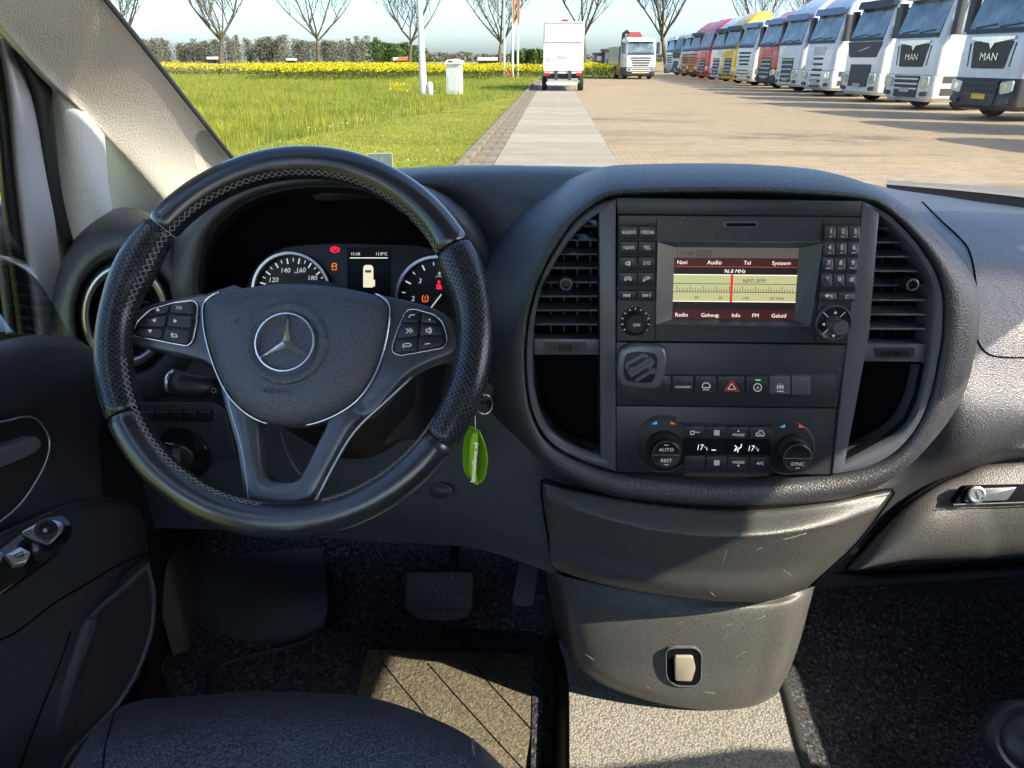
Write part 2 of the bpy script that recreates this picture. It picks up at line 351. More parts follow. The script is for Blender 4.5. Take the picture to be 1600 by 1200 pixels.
mb = MB(); puffs(34000, rf, .055, 0, mb); puffs(18000, rs_, .07, 1, mb); build(mb, 'rapeseed', [m_rape, m_rstem], kind='stuff', label='band of yellow flowering rapeseed across the field', cat='rapeseed')
mb = MB()
for i in range(3):
    cx, cy = gz(615 + 9 * i, 152 - i).xy
    puffs(60, lambda: (cx + random.gauss(0, .25), cy + random.gauss(0, .2), random.uniform(.25, .6)), .03, 0, mb)
build(mb, 'wildflowers', [m_rape], kind='stuff', label='small clump of yellow flowers in the tall grass', cat='flowers')
mb = MB()
for (x, y) in [(460, 173), (482, 199), (437, 220), (515, 197), (535, 191), (542, 192), (555, 184), (565, 187), (574, 180), (598, 176), (616, 175), (632, 172), (660, 171), (580, 156), (712, 165), (717, 166), (738, 157), (745, 155), (683, 234), (637, 249)]:
    p = gz(x, y, .2); mb.lathe(p - Vector((0, 0, .03)), (0, 0, 1), [(.004, 0), (.015, .008), (.02, .018), (.015, .03), (.004, .036)], 8)
build(mb, 'dandelion_heads', simple('dandelion_down', (.40, .39, .30), .9), kind='stuff', label='pale dandelion seed heads scattered in the grass', cat='dandelions')
# ---- trees
g = NG('bark'); c = g.ramp(g.noise(2.0, 6, .7), [(.3, (.065, .054, .036)), (.7, (.15, .128, .085))]); g.set(c, .9, 0, .2); g.bump(g.noise(9, 5), .8, .05); m_bark = g.m
m_twig = leafmat('twigs', [(0, (.12, .11, .08)), (1, (.22, .20, .15))], .1)
def tree(seed, H=14, r0=.36, fork=4.0, spread=1.45):
    R = random.Random(seed); tr = MB(); tw = MB()
    def limb(p, d, L, r, lv):
        n = 5; pts = [Vector(p)]; rs = [r]; d = Vector(d).normalized(); q = Vector(p)
        for i in range(n):
            d = (d + Vector((R.gauss(0, .09), R.gauss(0, .09), .10 if lv else .02))).normalized(); q = q + d * L / n; pts.append(q); rs.append(r * (1 - .62 * (i + 1) / n))
        (tr if lv < 3 else tw).tube(pts, rs if lv < 3 else [max(q, .012) for q in rs], 7 if lv < 2 else (4 if lv < 3 else 3), lv == 0)
        if lv < 4:
            for k in range((0, 4, 5, 6, 8)[lv + 1] if lv else 0):
                i = R.randint(1, n); a = R.uniform(0, 2 * PI); side = Vector((math.cos(a), math.sin(a), R.uniform(.1, .9)))
                limb(pts[i], d * .75 + side * .85, L * R.uniform(.45, .68), rs[i] * .55, lv + 1)
        return pts[-1], d
    q, d = limb((0, 0, -.3), (R.uniform(-.06, .06), R.uniform(-.06, .06), 1), fork + .3, r0, 0)
    m = R.randint(5, 6)
    for k in range(m):
        a = 2 * PI * k / m + R.uniform(-.3, .3); s = spread * R.uniform(.35, 1.0); limb(q - Vector((0, 0, R.uniform(.0, .5))), (math.cos(a) * s, math.sin(a) * s, 1), R.uniform(5.5, 8.5), r0 * R.uniform(.26, .42), 1)
    return tr, tw
variants = {}
TREES = [(208, 96), (347, 95), (497, 95), (640, 95), (783, 95), (912, 95), (1043, 95), (1178, 97), (1262, 110)]
TL = ['bare tree at the windscreen pillar, mostly hidden by the pillar trim', 'bare tree with thick pale trunk, second from the windscreen pillar', 'bare tree above the yellow rapeseed, left of the green bushes', 'bare tree directly behind the thick white lamp post',
      'bare tree behind the flagpoles', 'bare tree rising behind the white box truck', 'bare tree rising behind the white tipper truck with red crane', 'bare tree showing above the red and yellow trucks', 'bare tree showing above the red truck and navy truck']
for i, (x, Y) in enumerate(TREES):
    p = at(x, 110, Y); rt = thing('bare_tree', TL[i], 'tree', (p.x, Y, 0), 'row of bare trees', rz=random.uniform(0, 6))
    k = i % 5; 
    if k not in variants:
        tr, tw = tree(11 + 5 * k, r0=.40 if k == 1 else .34, fork=4.3 - .18 * k, spread=1.2 + .14 * k); a = build(tr, 'trunk', m_bark, rt, True, local=True); b = build(tw, 'crown', m_twig, rt, False, local=True); variants[k] = (a, b)
    else:
        for q in variants[k]: o = q.copy(); col.objects.link(o); o.parent = rt
m_wood = leafmat('hazy_budding_wood', [(0, (.145, .145, .10)), (.6, (.175, .175, .12)), (1, (.205, .205, .145))], .2)  # distance haze put into the paled tree tones
m_bush = leafmat('green_bush', [(0, (.035, .07, .018)), (.6, (.07, .12, .03)), (1, (.13, .19, .05))], .2)
def wood(name, x0, x1, ytop, Y, n, mat, label, depth=25, stems=0, lobes=3.0, bottom=94, size=.45):
    a, b = at(x0, 93, Y).x, at(x1, 93, Y).x; H = at(800, ytop, Y).z; mb = MB(); ph = random.uniform(0, 9); nt_ = max(4, int((b - a) / (lobes * .13)))
    def top(x): return H * (.86 + .10 * math.sin(x / lobes + ph) + .06 * math.sin(x / lobes * 2.7 + 2 * ph))
    tr_ = [(x, Y + random.uniform(0, depth), lobes * random.uniform(.2, .42), top(x) * random.uniform(.8, 1.1)) for x in [a + (b - a) * (i + random.uniform(-.3, .3)) / max(1, nt_) for i in range(nt_ + 1)]]
    def f():
        while True:
            k = random.randrange(len(tr_)); cx, cy, w_, h_ = tr_[k]; u = random.gauss(0, .42); t = random.random() ** .75; wd = w_ * (1.15 if .12 < t < .75 else .75); return (cx + u * wd, cy + random.gauss(0, .5) * wd, h_ * (.06 + .94 * t))
    puffs(n, f, size, 0, mb)
    for x, y, w_, h_ in (tr_ if stems else []): mb.tube([(x, y, 0), (x + random.uniform(-.3, .3), y, h_ * .95)], [.16, .04], 4, False)
    return build(mb, name, mat, kind='stuff', label=label, cat='trees')
wood('far_wood', 150, 400, 54, 330, 26000, m_wood, 'far row of budding poplars beyond the dry field', stems=55, lobes=7, size=.24)
wood('far_wood', 396, 572, 53, 330, 20000, m_wood, 'far poplar wood left of the dark green bushes', stems=45, lobes=8, size=.24)
wood('far_wood', 568, 642, 61, 280, 6000, m_bush, 'dark green bushes behind the bare tree and white lamp post', lobes=9, size=.3)
wood('far_wood', 640, 860, 82, 420, 2600, m_wood, 'low hazy line of trees on the horizon behind the flagpoles', lobes=9, size=.6, stems=20)
wood('far_wood', 800, 845, 71, 230, 2500, m_bush, 'green bushes beside the white box truck', lobes=3, size=.4)
wood('far_wood', 905, 1300, 84, 420, 2400, m_wood, 'low line of trees on the horizon behind the parked trucks', lobes=9, size=.6)
# ---- poles, cabinet, flagpoles
m_white = simple('white_paint', (.66, .65, .60), .45, var=.14, vscale=3); m_wgrey = simple('grey_white_paint', (.62, .62, .60), .5, var=.08, vscale=4)
m_black = simple('black_plastic', (.012, .012, .013), .5); m_dgrey = simple('dark_grey_plastic', (.045, .046, .05), .6, var=.2)
m_rubber = simple('tyre_rubber', (.02, .02, .021), .85); m_chrome = simple('chrome', (.72, .73, .75), .12, 1.0); m_orange = simple('orange_cloth', (.50, .16, .06), .8); m_red = simple('red_paint', (.26, .02, .02), .45)
m_lens = simple('lamp_lens', (.55, .57, .58), .12, .3); m_redlens = simple('red_lens', (.5, .02, .02), .25); m_yplate = simple('yellow_plate', (.75, .47, .02), .5)
p = gz(662, 148); t = thing('lamp_post', 'thick white lamp post standing in the tall grass', 'lamp post', p)
mb = MB().lathe(p, (0, 0, 1), [(.165, -.2), (.165, 1.0), (.15, 1.1), (.135, 3), (.10, 8.5)], 20, False, True); build(mb, 'post', m_white, t, True, sharp=40)
mb = MB().tube([p + Vector((0, 0, 8.3)), p + Vector((.3, 0, 8.8)), p + Vector((1.4, 0, 8.9))], [.06, .05, .05], 8); build(mb, 'arm', m_white, t, True)
build(MB().box(p.x + 1.2, p.x + 2.0, p.y - .15, p.y + .15, 8.83, 8.98), 'lantern', m_wgrey, t)
q = p + Vector((.34, -.1, 0)); mb = MB().lathe(q, (0, 0, 1), [(.13, 0), (.14, .3), (.12, .5), (.06, .56), (.0, .58)], 14); build(mb, 'service_box', m_white, t, True, sharp=40)
p = gz(711, 147); t = thing('utility_cabinet', 'white utility cabinet with overhanging lid, right of the lamp post', 'cabinet', p, rz=-.2)
mb = MB().box(-.33, .33, -.25, .25, 0, 1.32); build(mb, 'body', m_white, t, local=True)
pr = [(-.38, 1.32), (-.38, 1.42), (-.24, 1.52), (.1, 1.55), (.38, 1.46), (.40, 1.33)]; build(MB().prism([(x, -.31, z) for x, z in pr], [(x, .31, z) for x, z in pr]), 'lid', m_white, t, local=True)
build(MB().box(-.20, .02, -.316, -.3, 1.41, 1.46), 'handle_slot', m_dgrey, t, local=True); build(MB().box(-.25, .2, -.262, -.25, .15, .85), 'door', m_wgrey, t, local=True)
for i, (x, yb, r, lab) in enumerate([(788, 118, .10, 'slim grey-white flagpole, leftmost of the three poles by the box truck'), (801, 119, .09, 'white flagpole with furled orange flag, middle of three poles'), (809, 118, .08, 'white flagpole with furled orange flag, nearest the box truck')]):
    p = gz(x, yb); Y = p.y; p = at(x, 116, 74); p.z = 0; t = thing('flagpole', lab, 'flagpole', p, 'flagpoles beside the lane')
    build(MB().lathe(p, (0, 0, 1), [(r, -.1), (r * .9, 3), (r * .7, 12)], 12), 'pole', m_white if i else m_wgrey, t, True)
    if i:
        mb = MB().tube([p + Vector((.02, 0, 4.2)), p + Vector((.06, 0, 4.6)), p + Vector((.1, 0, 6)), p + Vector((.16, -.05, 8))], [.04, .09, .11, .13], 8); build(mb, 'flag', m_orange, t, True)
        build(MB().lathe(p, (0, 0, 1), [(r + .02, .15), (r + .02, 3.9)], 12), 'sleeve', m_white, t, True)
    else: build(MB().box(p.x + .05, p.x + .75, p.y - .1, p.y + .1, .1, .75), 'sign_board', m_orange, t)
# ---- far buildings and vehicles
def bldg(name, label, cat, x0, x1, yt, yb, Y, wall, roof=None, depth=12, wins=()):
    a, b = at(x0, 93, Y).x, at(x1, 93, Y).x; H = at(800, yt, Y).z; t = thing(name, label, cat, ((a + b) / 2, Y, 0)); z0 = max(0, at(800, yb, Y).z)
    build(MB().box(a, b, Y, Y + depth, 0, H), 'wall', wall, t)
    build(MB().box(a - .3, b + .3, Y - .3, Y + depth + .3, H, H + .35), 'roof', roof or m_dgrey, t)
    for (u0, u1, v0, v1, m) in wins:
        build(MB().box(a + (b - a) * u0, a + (b - a) * u1, Y - .06, Y + .02, H * v0, H * v1), 'window' if m is not m_white else 'panel', m, t)
    return t
m_clad = simple('grey_cladding', (.10, .11, .125), .6, var=.1, vscale=1.5); m_glass_far = simple('far_window', (.05, .06, .08), .15)
bldg('building', 'grey flat-roofed building with white portal behind the rapeseed, right of the box truck', 'building', 945, 992, 79, 100, 170, m_clad, None, 14, [(.28, .98, .62, .9, m_white), (.6, .85, 0, .62, m_white), (.06, .14, .1, .5, m_glass_far), (.2, .27, .1, .5, m_glass_far), (.33, .4, .1, .5, m_glass_far)])
bldg('building', 'low dark building with a pale sign beside the flat-roofed building', 'building', 930, 944, 85, 100, 172, m_clad, None, 10, [(.2, .7, .5, .85, m_white)])
def trailer(lab, x0, x1, yt, yb, Y, mat, name='box_trailer', cat='trailer'):
    a, b = at(x0, 93, Y).x, at(x1, 93, Y).x; z1 = at(800, yt, Y).z; z0 = max(.15, at(800, yb, Y).z) ; t = thing(name, lab, cat, ((a + b) / 2, Y, 0)); build(MB().box(a, b, Y, Y + 2.5, z0 + .5, z1), 'box', mat, t); build(MB().box(a + .2, b - .2, Y + .2, Y + 2.3, .12, z0 + .5), 'chassis', m_black, t)
    for u in (.12, .78, .88): build(MB().lathe((a + (b - a) * u, Y + .1, .5), (0, 1, 0), [(0, 0), (.48, 0), (.48, .3), (0, .3)], 12), 'wheel', m_rubber, t)
trailer('long white trailer far off between lamp post and flagpoles', 746, 779, 89.5, 98, 200, m_white)
trailer('small white van far off in front of the poplars', 323, 338, 88.5, 95, 300, m_white, 'far_van', 'van'); trailer('orange container far off beside the dark green bushes', 622, 640, 88.5, 98, 210, m_orange, 'container', 'container')
trailer('pale parked vehicle just left of the orange container', 614, 621, 89.5, 98, 212, m_white, 'far_van', 'van'); trailer('pale far vehicle at the foot of the poplar wood', 447, 459, 91, 98, 200, m_white, 'far_van', 'van')
# ------------------------------------------------------------------ trucks
def carpaint(name, c, rough=.25): g = NG(name); g.set(g.mix(g.ramp(g.noise(1.6, 5, .65), [(.45, (0, 0, 0)), (.8, (.5, .5, .5))]), c, tuple(q * .6 + .02 for q in c)), rough, 0, .5); g.b.inputs['Coat Weight'].default_value = .5; return g.m
PW = carpaint('truck_white', (.72, .71, .67)); PS = carpaint('truck_silver_white', (.62, .63, .64)); PR = carpaint('truck_red', (.50, .025, .02)); PO = carpaint('truck_orange_red', (.62, .10, .035)); PY = carpaint('truck_yellow', (.80, .50, .005)); PB = carpaint('truck_navy', (.03, .05, .13)); PBl = carpaint('truck_blue', (.05, .15, .42)); PMa = carpaint('truck_maroon', (.25, .03, .04)); PG = carpaint('truck_grey', (.35, .36, .37))
g = NG('truck_glass'); g.set(g.ramp(g.noise(1.3, 3), [(.35, (.03, .05, .06)), (.6, (.16, .23, .26)), (.75, (.28, .34, .34))]), .08, 0, .8); m_tglass = g.m
m_curtain = simple('cab_curtain', (.55, .58, .45), .8)
def cab(t, C, style, high, wcol, low=None, visor=None):
    """truck cab in local space: front at y=0 facing -y, width 2.5 m"""
    low = low or C; lv = [(.95, 1.245, .0), (1.5, 1.25, .0), (1.9, 1.25, .02), (2.05, 1.24, .06), (2.6, 1.215, .24), (3.05, 1.19, .40)]
    lv += [(3.25, 1.17, .52), (3.55, 1.12, .95), (3.85, 1.02, 1.45), (3.92, .9, 1.7)] if high else [(3.18, 1.16, .55), (3.28, 1.05, .8)]
    def plan(z, h, yf, yb=2.25, r=.22):
        pts = []
        for k in range(7): a = PI / 2 * k / 6; pts.append((-h + r - r * math.cos(a), yf + r * .75 - r * .75 * math.sin(a), z))
        for k in range(7): a = PI / 2 * k / 6; pts.append((h - r + r * math.sin(a), yf + r * .75 - r * .75 * math.cos(a), z))
        return pts + [(h, yb, z), (-h, yb, z)]
    build(MB().rings([plan(*q) for q in lv], True, True, True), 'cab_body', C, t, True, sharp=35, local=True)
    build(MB().rings([plan(*q) for q in [(.24, 1.17, .10), (.34, 1.235, .0), (.72, 1.25, -.04), (.93, 1.25, -.02), (.95, 1.22, .03)]], True, True, True), 'bumper', low, t, True, sharp=30, local=True)
    def P(o0, o1, pts, name, mat, par=t): # plate on the front face, points (x, z)
        def fy(z): return (.02 if z <= 1.9 else .06 + (z - 2.05) * .33) if z > .95 else -.035
        return build(MB().rings([[(x, fy(z) - o0, z) for x, z in pts], [(x, fy(z) - o1, z) for x, z in pts]], True, False, True), name, mat, par, local=True)
    ws = rnd([(-1.08, 2.0), (1.08, 2.0), (1.0, 3.02), (-1.0, 3.02)], .1, 3); gl = P(-.02, .035, ws, 'windscreen', m_tglass)
    P(.03, .05, [(-1.1, 1.93), (1.1, 1.93), (1.08, 2.04), (-1.08, 2.04)], 'wiper_panel', m_black); P(.045, .06, [(-.8, 2.05), (-.05, 2.11), (-.05, 2.14), (-.8, 2.08)], 'wiper', m_black); P(.045, .06, [(.1, 2.05), (.85, 2.11), (.85, 2.14), (.1, 2.08)], 'wiper', m_black)
    if visor: P(.03, .22, rnd([(-1.1, 2.92), (1.1, 2.92), (1.12, 3.16), (-1.12, 3.16)], .06, 3), 'sun_visor', visor)
    if style == 'man':
        P(.0, .035, rnd([(-.72, 1.76), (.74, 1.76), (.62, 1.16), (-.62, 1.16)], .05, 3), 'grille_panel', m_black)
        P(.03, .06, [(-.78, 1.80), (-.1, 1.72), (0, 1.58), (.1, 1.72), (.78, 1.80), (.78, 1.86), (-.78, 1.86)], 'emblem_wing', m_chrome)
        mb = MB(); text(mb, None, 'MAN', 0, 0, 1, 0, fr=(Vector((0, -.042, 1.34)), Vector((1, 0, 0)), Vector((0, 0, 1)), .17), sx=1.25); build(mb, 'lettering', m_chrome, t, local=True)
        P(.0, .03, [(.82, 1.72), (.86, 1.72), (.80, 1.2), (.76, 1.2)], 'air_slit', m_dgrey); P(.0, .03, [(-.86, 1.72), (-.82, 1.72), (-.76, 1.2), (-.80, 1.2)], 'air_slit', m_dgrey)
        P(.0, .03, rnd([(-.66, .92), (.66, .92), (.56, .34), (-.56, .34)], .04, 3), 'lower_grille', m_black)
        for k in range(3): P(.03, .05, [(-.62, .86 - .13 * k), (.62, .86 - .13 * k), (.61, .82 - .13 * k), (-.61, .82 - .13 * k)], 'slat', low)
    elif style == 'scania':
        for k in range(4): P(.0, .04, rnd([(-.85 + .06 * k, 1.72 - .19 * k), (.85 - .06 * k, 1.72 - .19 * k), (.84 - .06 * k, 1.62 - .19 * k), (-.84 + .06 * k, 1.62 - .19 * k)], .03, 2), 'slat', m_dgrey)
        P(.0, .035, rnd([(-.8, .88), (.8, .88), (.7, .5), (-.7, .5)], .06, 3), 'lower_grille', C)
        for k in range(2): P(.035, .05, [(-.7, .82 - .16 * k), (.7, .82 - .16 * k), (.68, .76 - .16 * k), (-.68, .76 - .16 * k)], 'slat', m_dgrey)
    elif style == 'iveco':
        P(.0, .03, rnd([(-.5, 1.8), (.5, 1.8), (.45, 1.5), (-.45, 1.5)], .05, 3), 'name_panel', PG)
        for k in range(6): P(.0, .035, rnd([(-.42, 1.42 - .2 * k), (.42, 1.42 - .2 * k), (.40, 1.34 - .2 * k), (-.40, 1.34 - .2 * k)], .03, 2), 'slat', m_dgrey)
    elif style == 'renault':
        P(.0, .045, rnd([(-1.14, 1.9), (1.14, 1.9), (.9, 1.42), (-.9, 1.42)], .06, 3), 'grille_panel', m_dgrey); P(.045, .055, [(-.3, 1.60), (.4, 1.72), (.4, 1.75), (-.3, 1.63)], 'badge', PG)
        P(.0, .04, rnd([(-.7, 1.2), (.7, 1.2), (.62, .5), (-.62, .5)], .05, 3), 'lower_grille', m_black)
    else:
        P(.0, .03, rnd([(-.62, 1.82), (.62, 1.82), (.6, 1.5), (-.6, 1.5)], .04, 3), 'name_panel', C)
        P(.0, .02, rnd([(-.62, 1.42), (.62, 1.42), (.55, .42), (-.55, .42)], .06, 3), 'lower_grille', m_black)
        for k in range(5): P(.02, .045, [(-.58, 1.36 - .19 * k), (.58, 1.36 - .19 * k), (.57, 1.30 - .19 * k), (-.57, 1.30 - .19 * k)], 'slat', PG)
    for s in (-1, 1):
        hl = P(.0, .05, rnd([(s * .72, .86), (s * 1.16, .92), (s * 1.16, .66), (s * .78, .6)][::s], .06, 3), 'headlight', m_lens)
        P(.05, .056, circ(s * .95, .77, .08, n=12), 'reflector', m_chrome)
        P(.0, .045, rnd([(s * .8, .5), (s * 1.12, .52), (s * 1.12, .40), (s * .82, .38)][::s], .04, 2), 'fog_light', m_dgrey)
        M = Matrix.Translation((s * 1.43, .32, 2.42)); mi = build(MB().rings([[(s * 1.43 + x, .30 + y, z) for x, y in rnd([(-.12, -.1), (.12, -.1), (.12, .12), (-.12, .12)], .05, 2)] for z in (1.98, 2.05, 2.8, 2.88)], True, True, True), 'mirror', m_dgrey if style != 'renault' else m_black, t, True, sharp=40, local=True)
        for z in (2.12, 2.74): build(MB().tube([(s * 1.2, .5, z), (s * 1.4, .36, z)], .025, 6), 'mirror_arm', m_black, t, local=True)
        build(MB().rings([[(s * (1.252 if z < 2.1 else 1.245 - (z - 2.1) * .045), y, z) for y, z in pp] for pp in ([(.50, 2.02), (1.35, 1.95), (1.35, 2.85), (.72, 2.9)],)] + [[(s * (1.275 if z < 2.1 else 1.268 - (z - 2.1) * .045), y, z) for y, z in [(.50, 2.02), (1.35, 1.95), (1.35, 2.85), (.72, 2.9)]]], True, False, True), 'side_window', m_tglass, t, local=True)
        build(MB().box(s * 1.26 - .01, s * 1.26 + .01, 1.42, 1.44, 1.0, 2.9), 'door_gap', m_black, t, local=True); build(MB().box(s * 1.27 - .015, s * 1.27 + .015, 1.15, 1.35, 1.72, 1.78), 'door_handle', m_black, t, local=True)
        for k in range(2): build(MB().box(min(s * 1.255, s * 1.20), max(s * 1.255, s * 1.20), .35, .85, .42 + .32 * k, .60 + .32 * k), 'step', m_dgrey, t, local=True)
        for y in (1.35, 5.0):
            wh = build(MB().lathe((s * (1.2 if s < 0 else .92), y, .5), (1, 0, 0), [(.2, 0), (.44, 0), (.5, .05), (.5, .25), (.44, .30), (.2, .30)], 20, True, True), 'wheel', m_rubber, t, True, sharp=40, local=True)
            build(MB().lathe((s * 1.215, y, .5), (s, 0, 0), [(.30, 0), (.28, -.06), (.12, -.05), (.1, .02), (0, .02)], 16), 'rim', PG, wh, True, sharp=40).matrix_parent_inverse = WL[wh.name].inverted() @ WL[t.name] @ Matrix()
        build(MB().box(min(s * 1.24, s * .95), max(s * 1.24, s * .95), 2.3, 4.3, .32, 1.0), 'side_skirt', wcol, t, local=True)
    build(MB().box(-.45, .45, 2.2, 6.2, .7, 1.0), 'chassis', m_black, t, local=True)
    pl_ = P(.035, .05, rnd([(-.26, .60), (.26, .60), (.26, .48), (-.26, .48)], .02, 2), 'number_plate', m_yplate if style in ('man', 'scania') and wcol is not PS else PG)
    if style in ('daf', 'iveco') or high: build(MB().rings([plan(z, h - .05, y0, 2.2) for z, h, y0 in [(3.2, 1.15, .75), (3.5, 1.08, 1.2)]], True, True, True), 'roof_fairing', C, t, True, sharp=35, local=True)
def truck(label, X, Y, rz, C, style, high, wcol=None, low=None, visor=None, group='trucks parked in a slanted row'):
    t = thing('truck', label, 'truck', (X, Y, 0), group, rz); cab(t, C, style, high, wcol or C, low, visor); t.scale.z = 1.13; return t
RZ = rad(-79); off = Vector((1.25 * math.cos(RZ), 1.25 * math.sin(RZ)))
ROW = [('white truck beyond the frame, casting its shadow across the paving', PS, 'man', True, PW, m_dgrey, None),
       ('red truck beyond the frame, casting its shadow across the paving', PR, 'daf', True, PR, None, None),
       ('white truck with black lower bumper and yellow plate, nearest of the parked trucks', PS, 'man', False, PW, m_dgrey, None),
       ('all-white truck with dark winged grille badge, second from the camera', PW, 'man', False, PS, None, PS),
       ('white truck with dark grille panel, third from the camera', PW, 'renault', False, PW, None, m_black),
       ('silver-white truck with slatted nose and navy sun visor, fourth from the camera', PS, 'iveco', True, PS, None, PB),
       ('pale truck with navy visor and slatted grille, beside the silver-white truck', PS, 'daf', True, PB, PW, PB),
       ('red truck with dark visor between the navy truck and a white truck', PR, 'daf', False, PR, m_dgrey, PB),
       ('white truck with blue visor between the red and yellow trucks', PW, 'scania', False, PW, None, PB),
       ('bright yellow high-roofed truck in the row', PY, 'daf', True, PY, None, m_black),
       ('pale grey high-roofed truck just beyond the yellow one', PW, 'daf', True, PG, None, m_black),
       ('dark red high-roofed truck beyond the pale grey one', PR, 'daf', True, PMa, None, None),
       ('orange-red high-roofed truck, third beyond the yellow one', PO, 'scania', True, PMa, m_dgrey, m_black),
       ('red truck with pale visor far along the row', PR, 'scania', False, PO, None, PW),
       ('small white truck with blue lower panel, next to last of the row', PW, 'renault', False, PBl, PBl, None),
       ('small white truck with blue skirt, farthest of the row', PW, 'scania', False, PBl, PBl, PW)]
for k, (lab, C, st, hi, wc, lw, vi) in enumerate(ROW):
    truck(lab, 11.5 + off.x + (.15 if k % 3 == 1 else 0), 23.7 + 4.72 * (k - 2) + off.y, RZ, C, st, hi, wc, lw, vi)
# white trailer behind the slatted truck
t = thing('box_trailer', 'tall white box trailer behind the silver-white truck', 'trailer', (12.1, 39.6, 0), rz=RZ)
build(MB().box(-.2, 2.35, 3.0, 13, 1.1, 4.0), 'box', PW, t, local=True); build(MB().box(.2, 2.0, 3.2, 12.8, .7, 1.1), 'chassis', m_black, t, local=True)
for s in (0, 1):
    for y in (9.5, 10.8, 12.1): build(MB().lathe((.1 + 1.9 * s, y, .5), (1, 0, 0), [(0, 0), (.5, 0), (.5, .28), (0, .28)], 14), 'wheel', m_rubber, t, local=True)
# flatbed truck facing the camera with a red crane
t = truck('white truck with red crane behind its cab, facing the camera', 6.95, 66, rad(6), PW, 'scania', False, PO, m_dgrey, PW, None); t.scale.z = .97
build(MB().rings([[(x, y, z) for x, y in ((-.75, 2.6), (.75, 2.6), (.75, 3.3), (-.75, 3.3))] for z in (1.0, 2.9)] + [[(x, y, 3.4) for x, y in ((-.7, 2.6), (.55, 2.6), (.55, 3.3), (-.7, 3.3))], [(x, y, 3.72) for x, y in ((-.5, 2.7), (.35, 2.7), (.35, 3.2), (-.5, 3.2))]], True, True, True), 'crane', m_red, t, local=True)
build(MB().tube([(-1.0, 3, 2.6), (-.95, 3, 3.6), (-.6, 3, 3.8)], .16, 8), 'crane_arm', m_black, t, local=True); build(MB().box(-1.2, 1.2, 3.5, 8.5, 1.05, 2.6), 'cargo_body', PG, t, local=True)
# white box truck seen from behind
p = gz(879, 143); t = thing('box_truck', 'white box truck with tail lift, seen from behind on the lane', 'truck', (p.x, p.y, 0))
L = lambda *a: MB().box(*a)
build(L(-1.03, 1.03, .12, 6.0, 1.0, 3.22), 'cargo_box', m_white, t, local=True); build(L(-.98, .98, .02, .12, 2.32, 3.16), 'rear_door', m_white, t, local=True)
build(L(-1.02, 1.02, .0, .12, .98, 2.27), 'tail_lift', m_wgrey, t, local=True); build(L(-1.0, 1.0, -.02, .0, .98, 1.12), 'lift_edge', m_white, t, local=True)
build(L(-.32, .22, -.012, .0, 1.55, 1.72), 'sign', simple('faded_sign', (.42, .43, .44), .6), t, local=True); build(L(-.88, -.62, -.012, .0, 1.4, 1.6), 'sign', simple('faded_sign_dark', (.46, .47, .48), .6), t, local=True)
build(L(-1.03, 1.03, .05, .14, 3.22, 3.27), 'top_rail', m_wgrey, t, local=True); build(L(-.12, .18, .05, .2, 3.27, 3.36), 'beacon', m_redlens, t, local=True)
build(L(-.9, .9, .1, 5.8, .62, .95), 'chassis', m_black, t, local=True); build(L(-.95, .95, -.02, .1, .86, .95), 'light_bar', m_wgrey, t, local=True)
for s in (-1, 1): build(L(s * .82 - .15, s * .82 + .15, -.06, -.02, .76, .9), 'rear_light', m_redlens, t, local=True); build(L(s * .35 - .08, s * .35 + .08, -.1, .1, .55, 1.0), 'lift_arm', m_dgrey, t, local=True)
build(L(-.85, .75, -.05, .05, .34, .46), 'underrun_bar', m_white, t, local=True); build(L(.55, .85, -.04, .02, .42, .56), 'plate_holder', simple('greenish', (.2, .35, .12), .6), t, local=True)
for s in (-1, 1): build(MB().lathe((s * .95 - .14, 1.1, .36), (1, 0, 0), [(.1, 0), (.33, 0), (.36, .05), (.36, .23), (.33, .28), (.1, .28)], 18, True, True), 'wheel', m_rubber, t, True, sharp=40, local=True)
build(L(-.95, .95, 6.05, 7.9, .45, 2.2), 'cab', m_white, t, local=True)
# =================================================================== VAN: SHELL, GLASS, PILLAR, DOOR
M_DASH = grain('dash_soft_plastic', (.036, .038, .044), .37, 700, .65, .0006, spec=.7)  # cabin plastics carry a slight blue tint standing for sky-lit shade
M_DASH2 = grain('dash_lower_plastic', (.052, .053, .050), .42, 720, .5, .0005, scuff=.5, spec=.6)
M_PANEL = grain('satin_black_panel', (.026, .028, .033), .36, 1200, .12, .0003, var=.06, spec=.55, glint=.1, dust=.6)
M_TRIM = grain('graphite_trim', (.085, .091, .108), .32, 1300, .08, .0002, var=.05, spec=.6, glint=.1, dust=.4)
M_BLK = simple('deep_black_plastic', (.008, .008, .009), .45); M_GLOSS = simple('gloss_black', (.006, .006, .007), .08, 0, .6); M_CAV = simple('dark_cavity', (.004, .004, .005), .9, spec=.1)
M_SILV = simple('satin_silver', (.52, .53, .54), .28, .9); M_CHR = simple('bright_chrome', (.88, .89, .90), .2, 1.0); M_PRINT = emis('glowing_print', (1, 1, 1), .10); M_PRINTD = simple('grey_print', (.25, .25, .26), .6)  # the white print is given its own faint glow to read bright
M_CREAM = grain('cream_pillar_trim', (.72, .66, .55), .62, 420, .5, .0010, var=.04, spec=.35, glint=.05); M_LGREY = grain('light_grey_trim', (.62, .63, .63), .6, 420, .5, .0010, var=.04, spec=.35, glint=.05)
M_BODY = carpaint('van_body_paint', (.55, .57, .62), .3); M_RUB = simple('seal_rubber', (.022, .024, .022), .6); M_PEDAL = simple('pedal_rubber', (.05, .051, .056), .5); M_HEAD = simple('headlining', (.34, .34, .34), .95); M_DOOR = grain('door_plastic', (.040, .043, .051), .40, 700, .8, .0007, spec=.7)
g = NG('carpet'); n1 = g.noise(170, 2, .7); c = g.ramp(n1, [(.35, (.016, .016, .019)), (.6, (.065, .067, .073)), (.78, (.26, .26, .28))]); g.set(c, .95, 0, .1); g.bump(n1, 1.0, .006); M_CARP = g.m
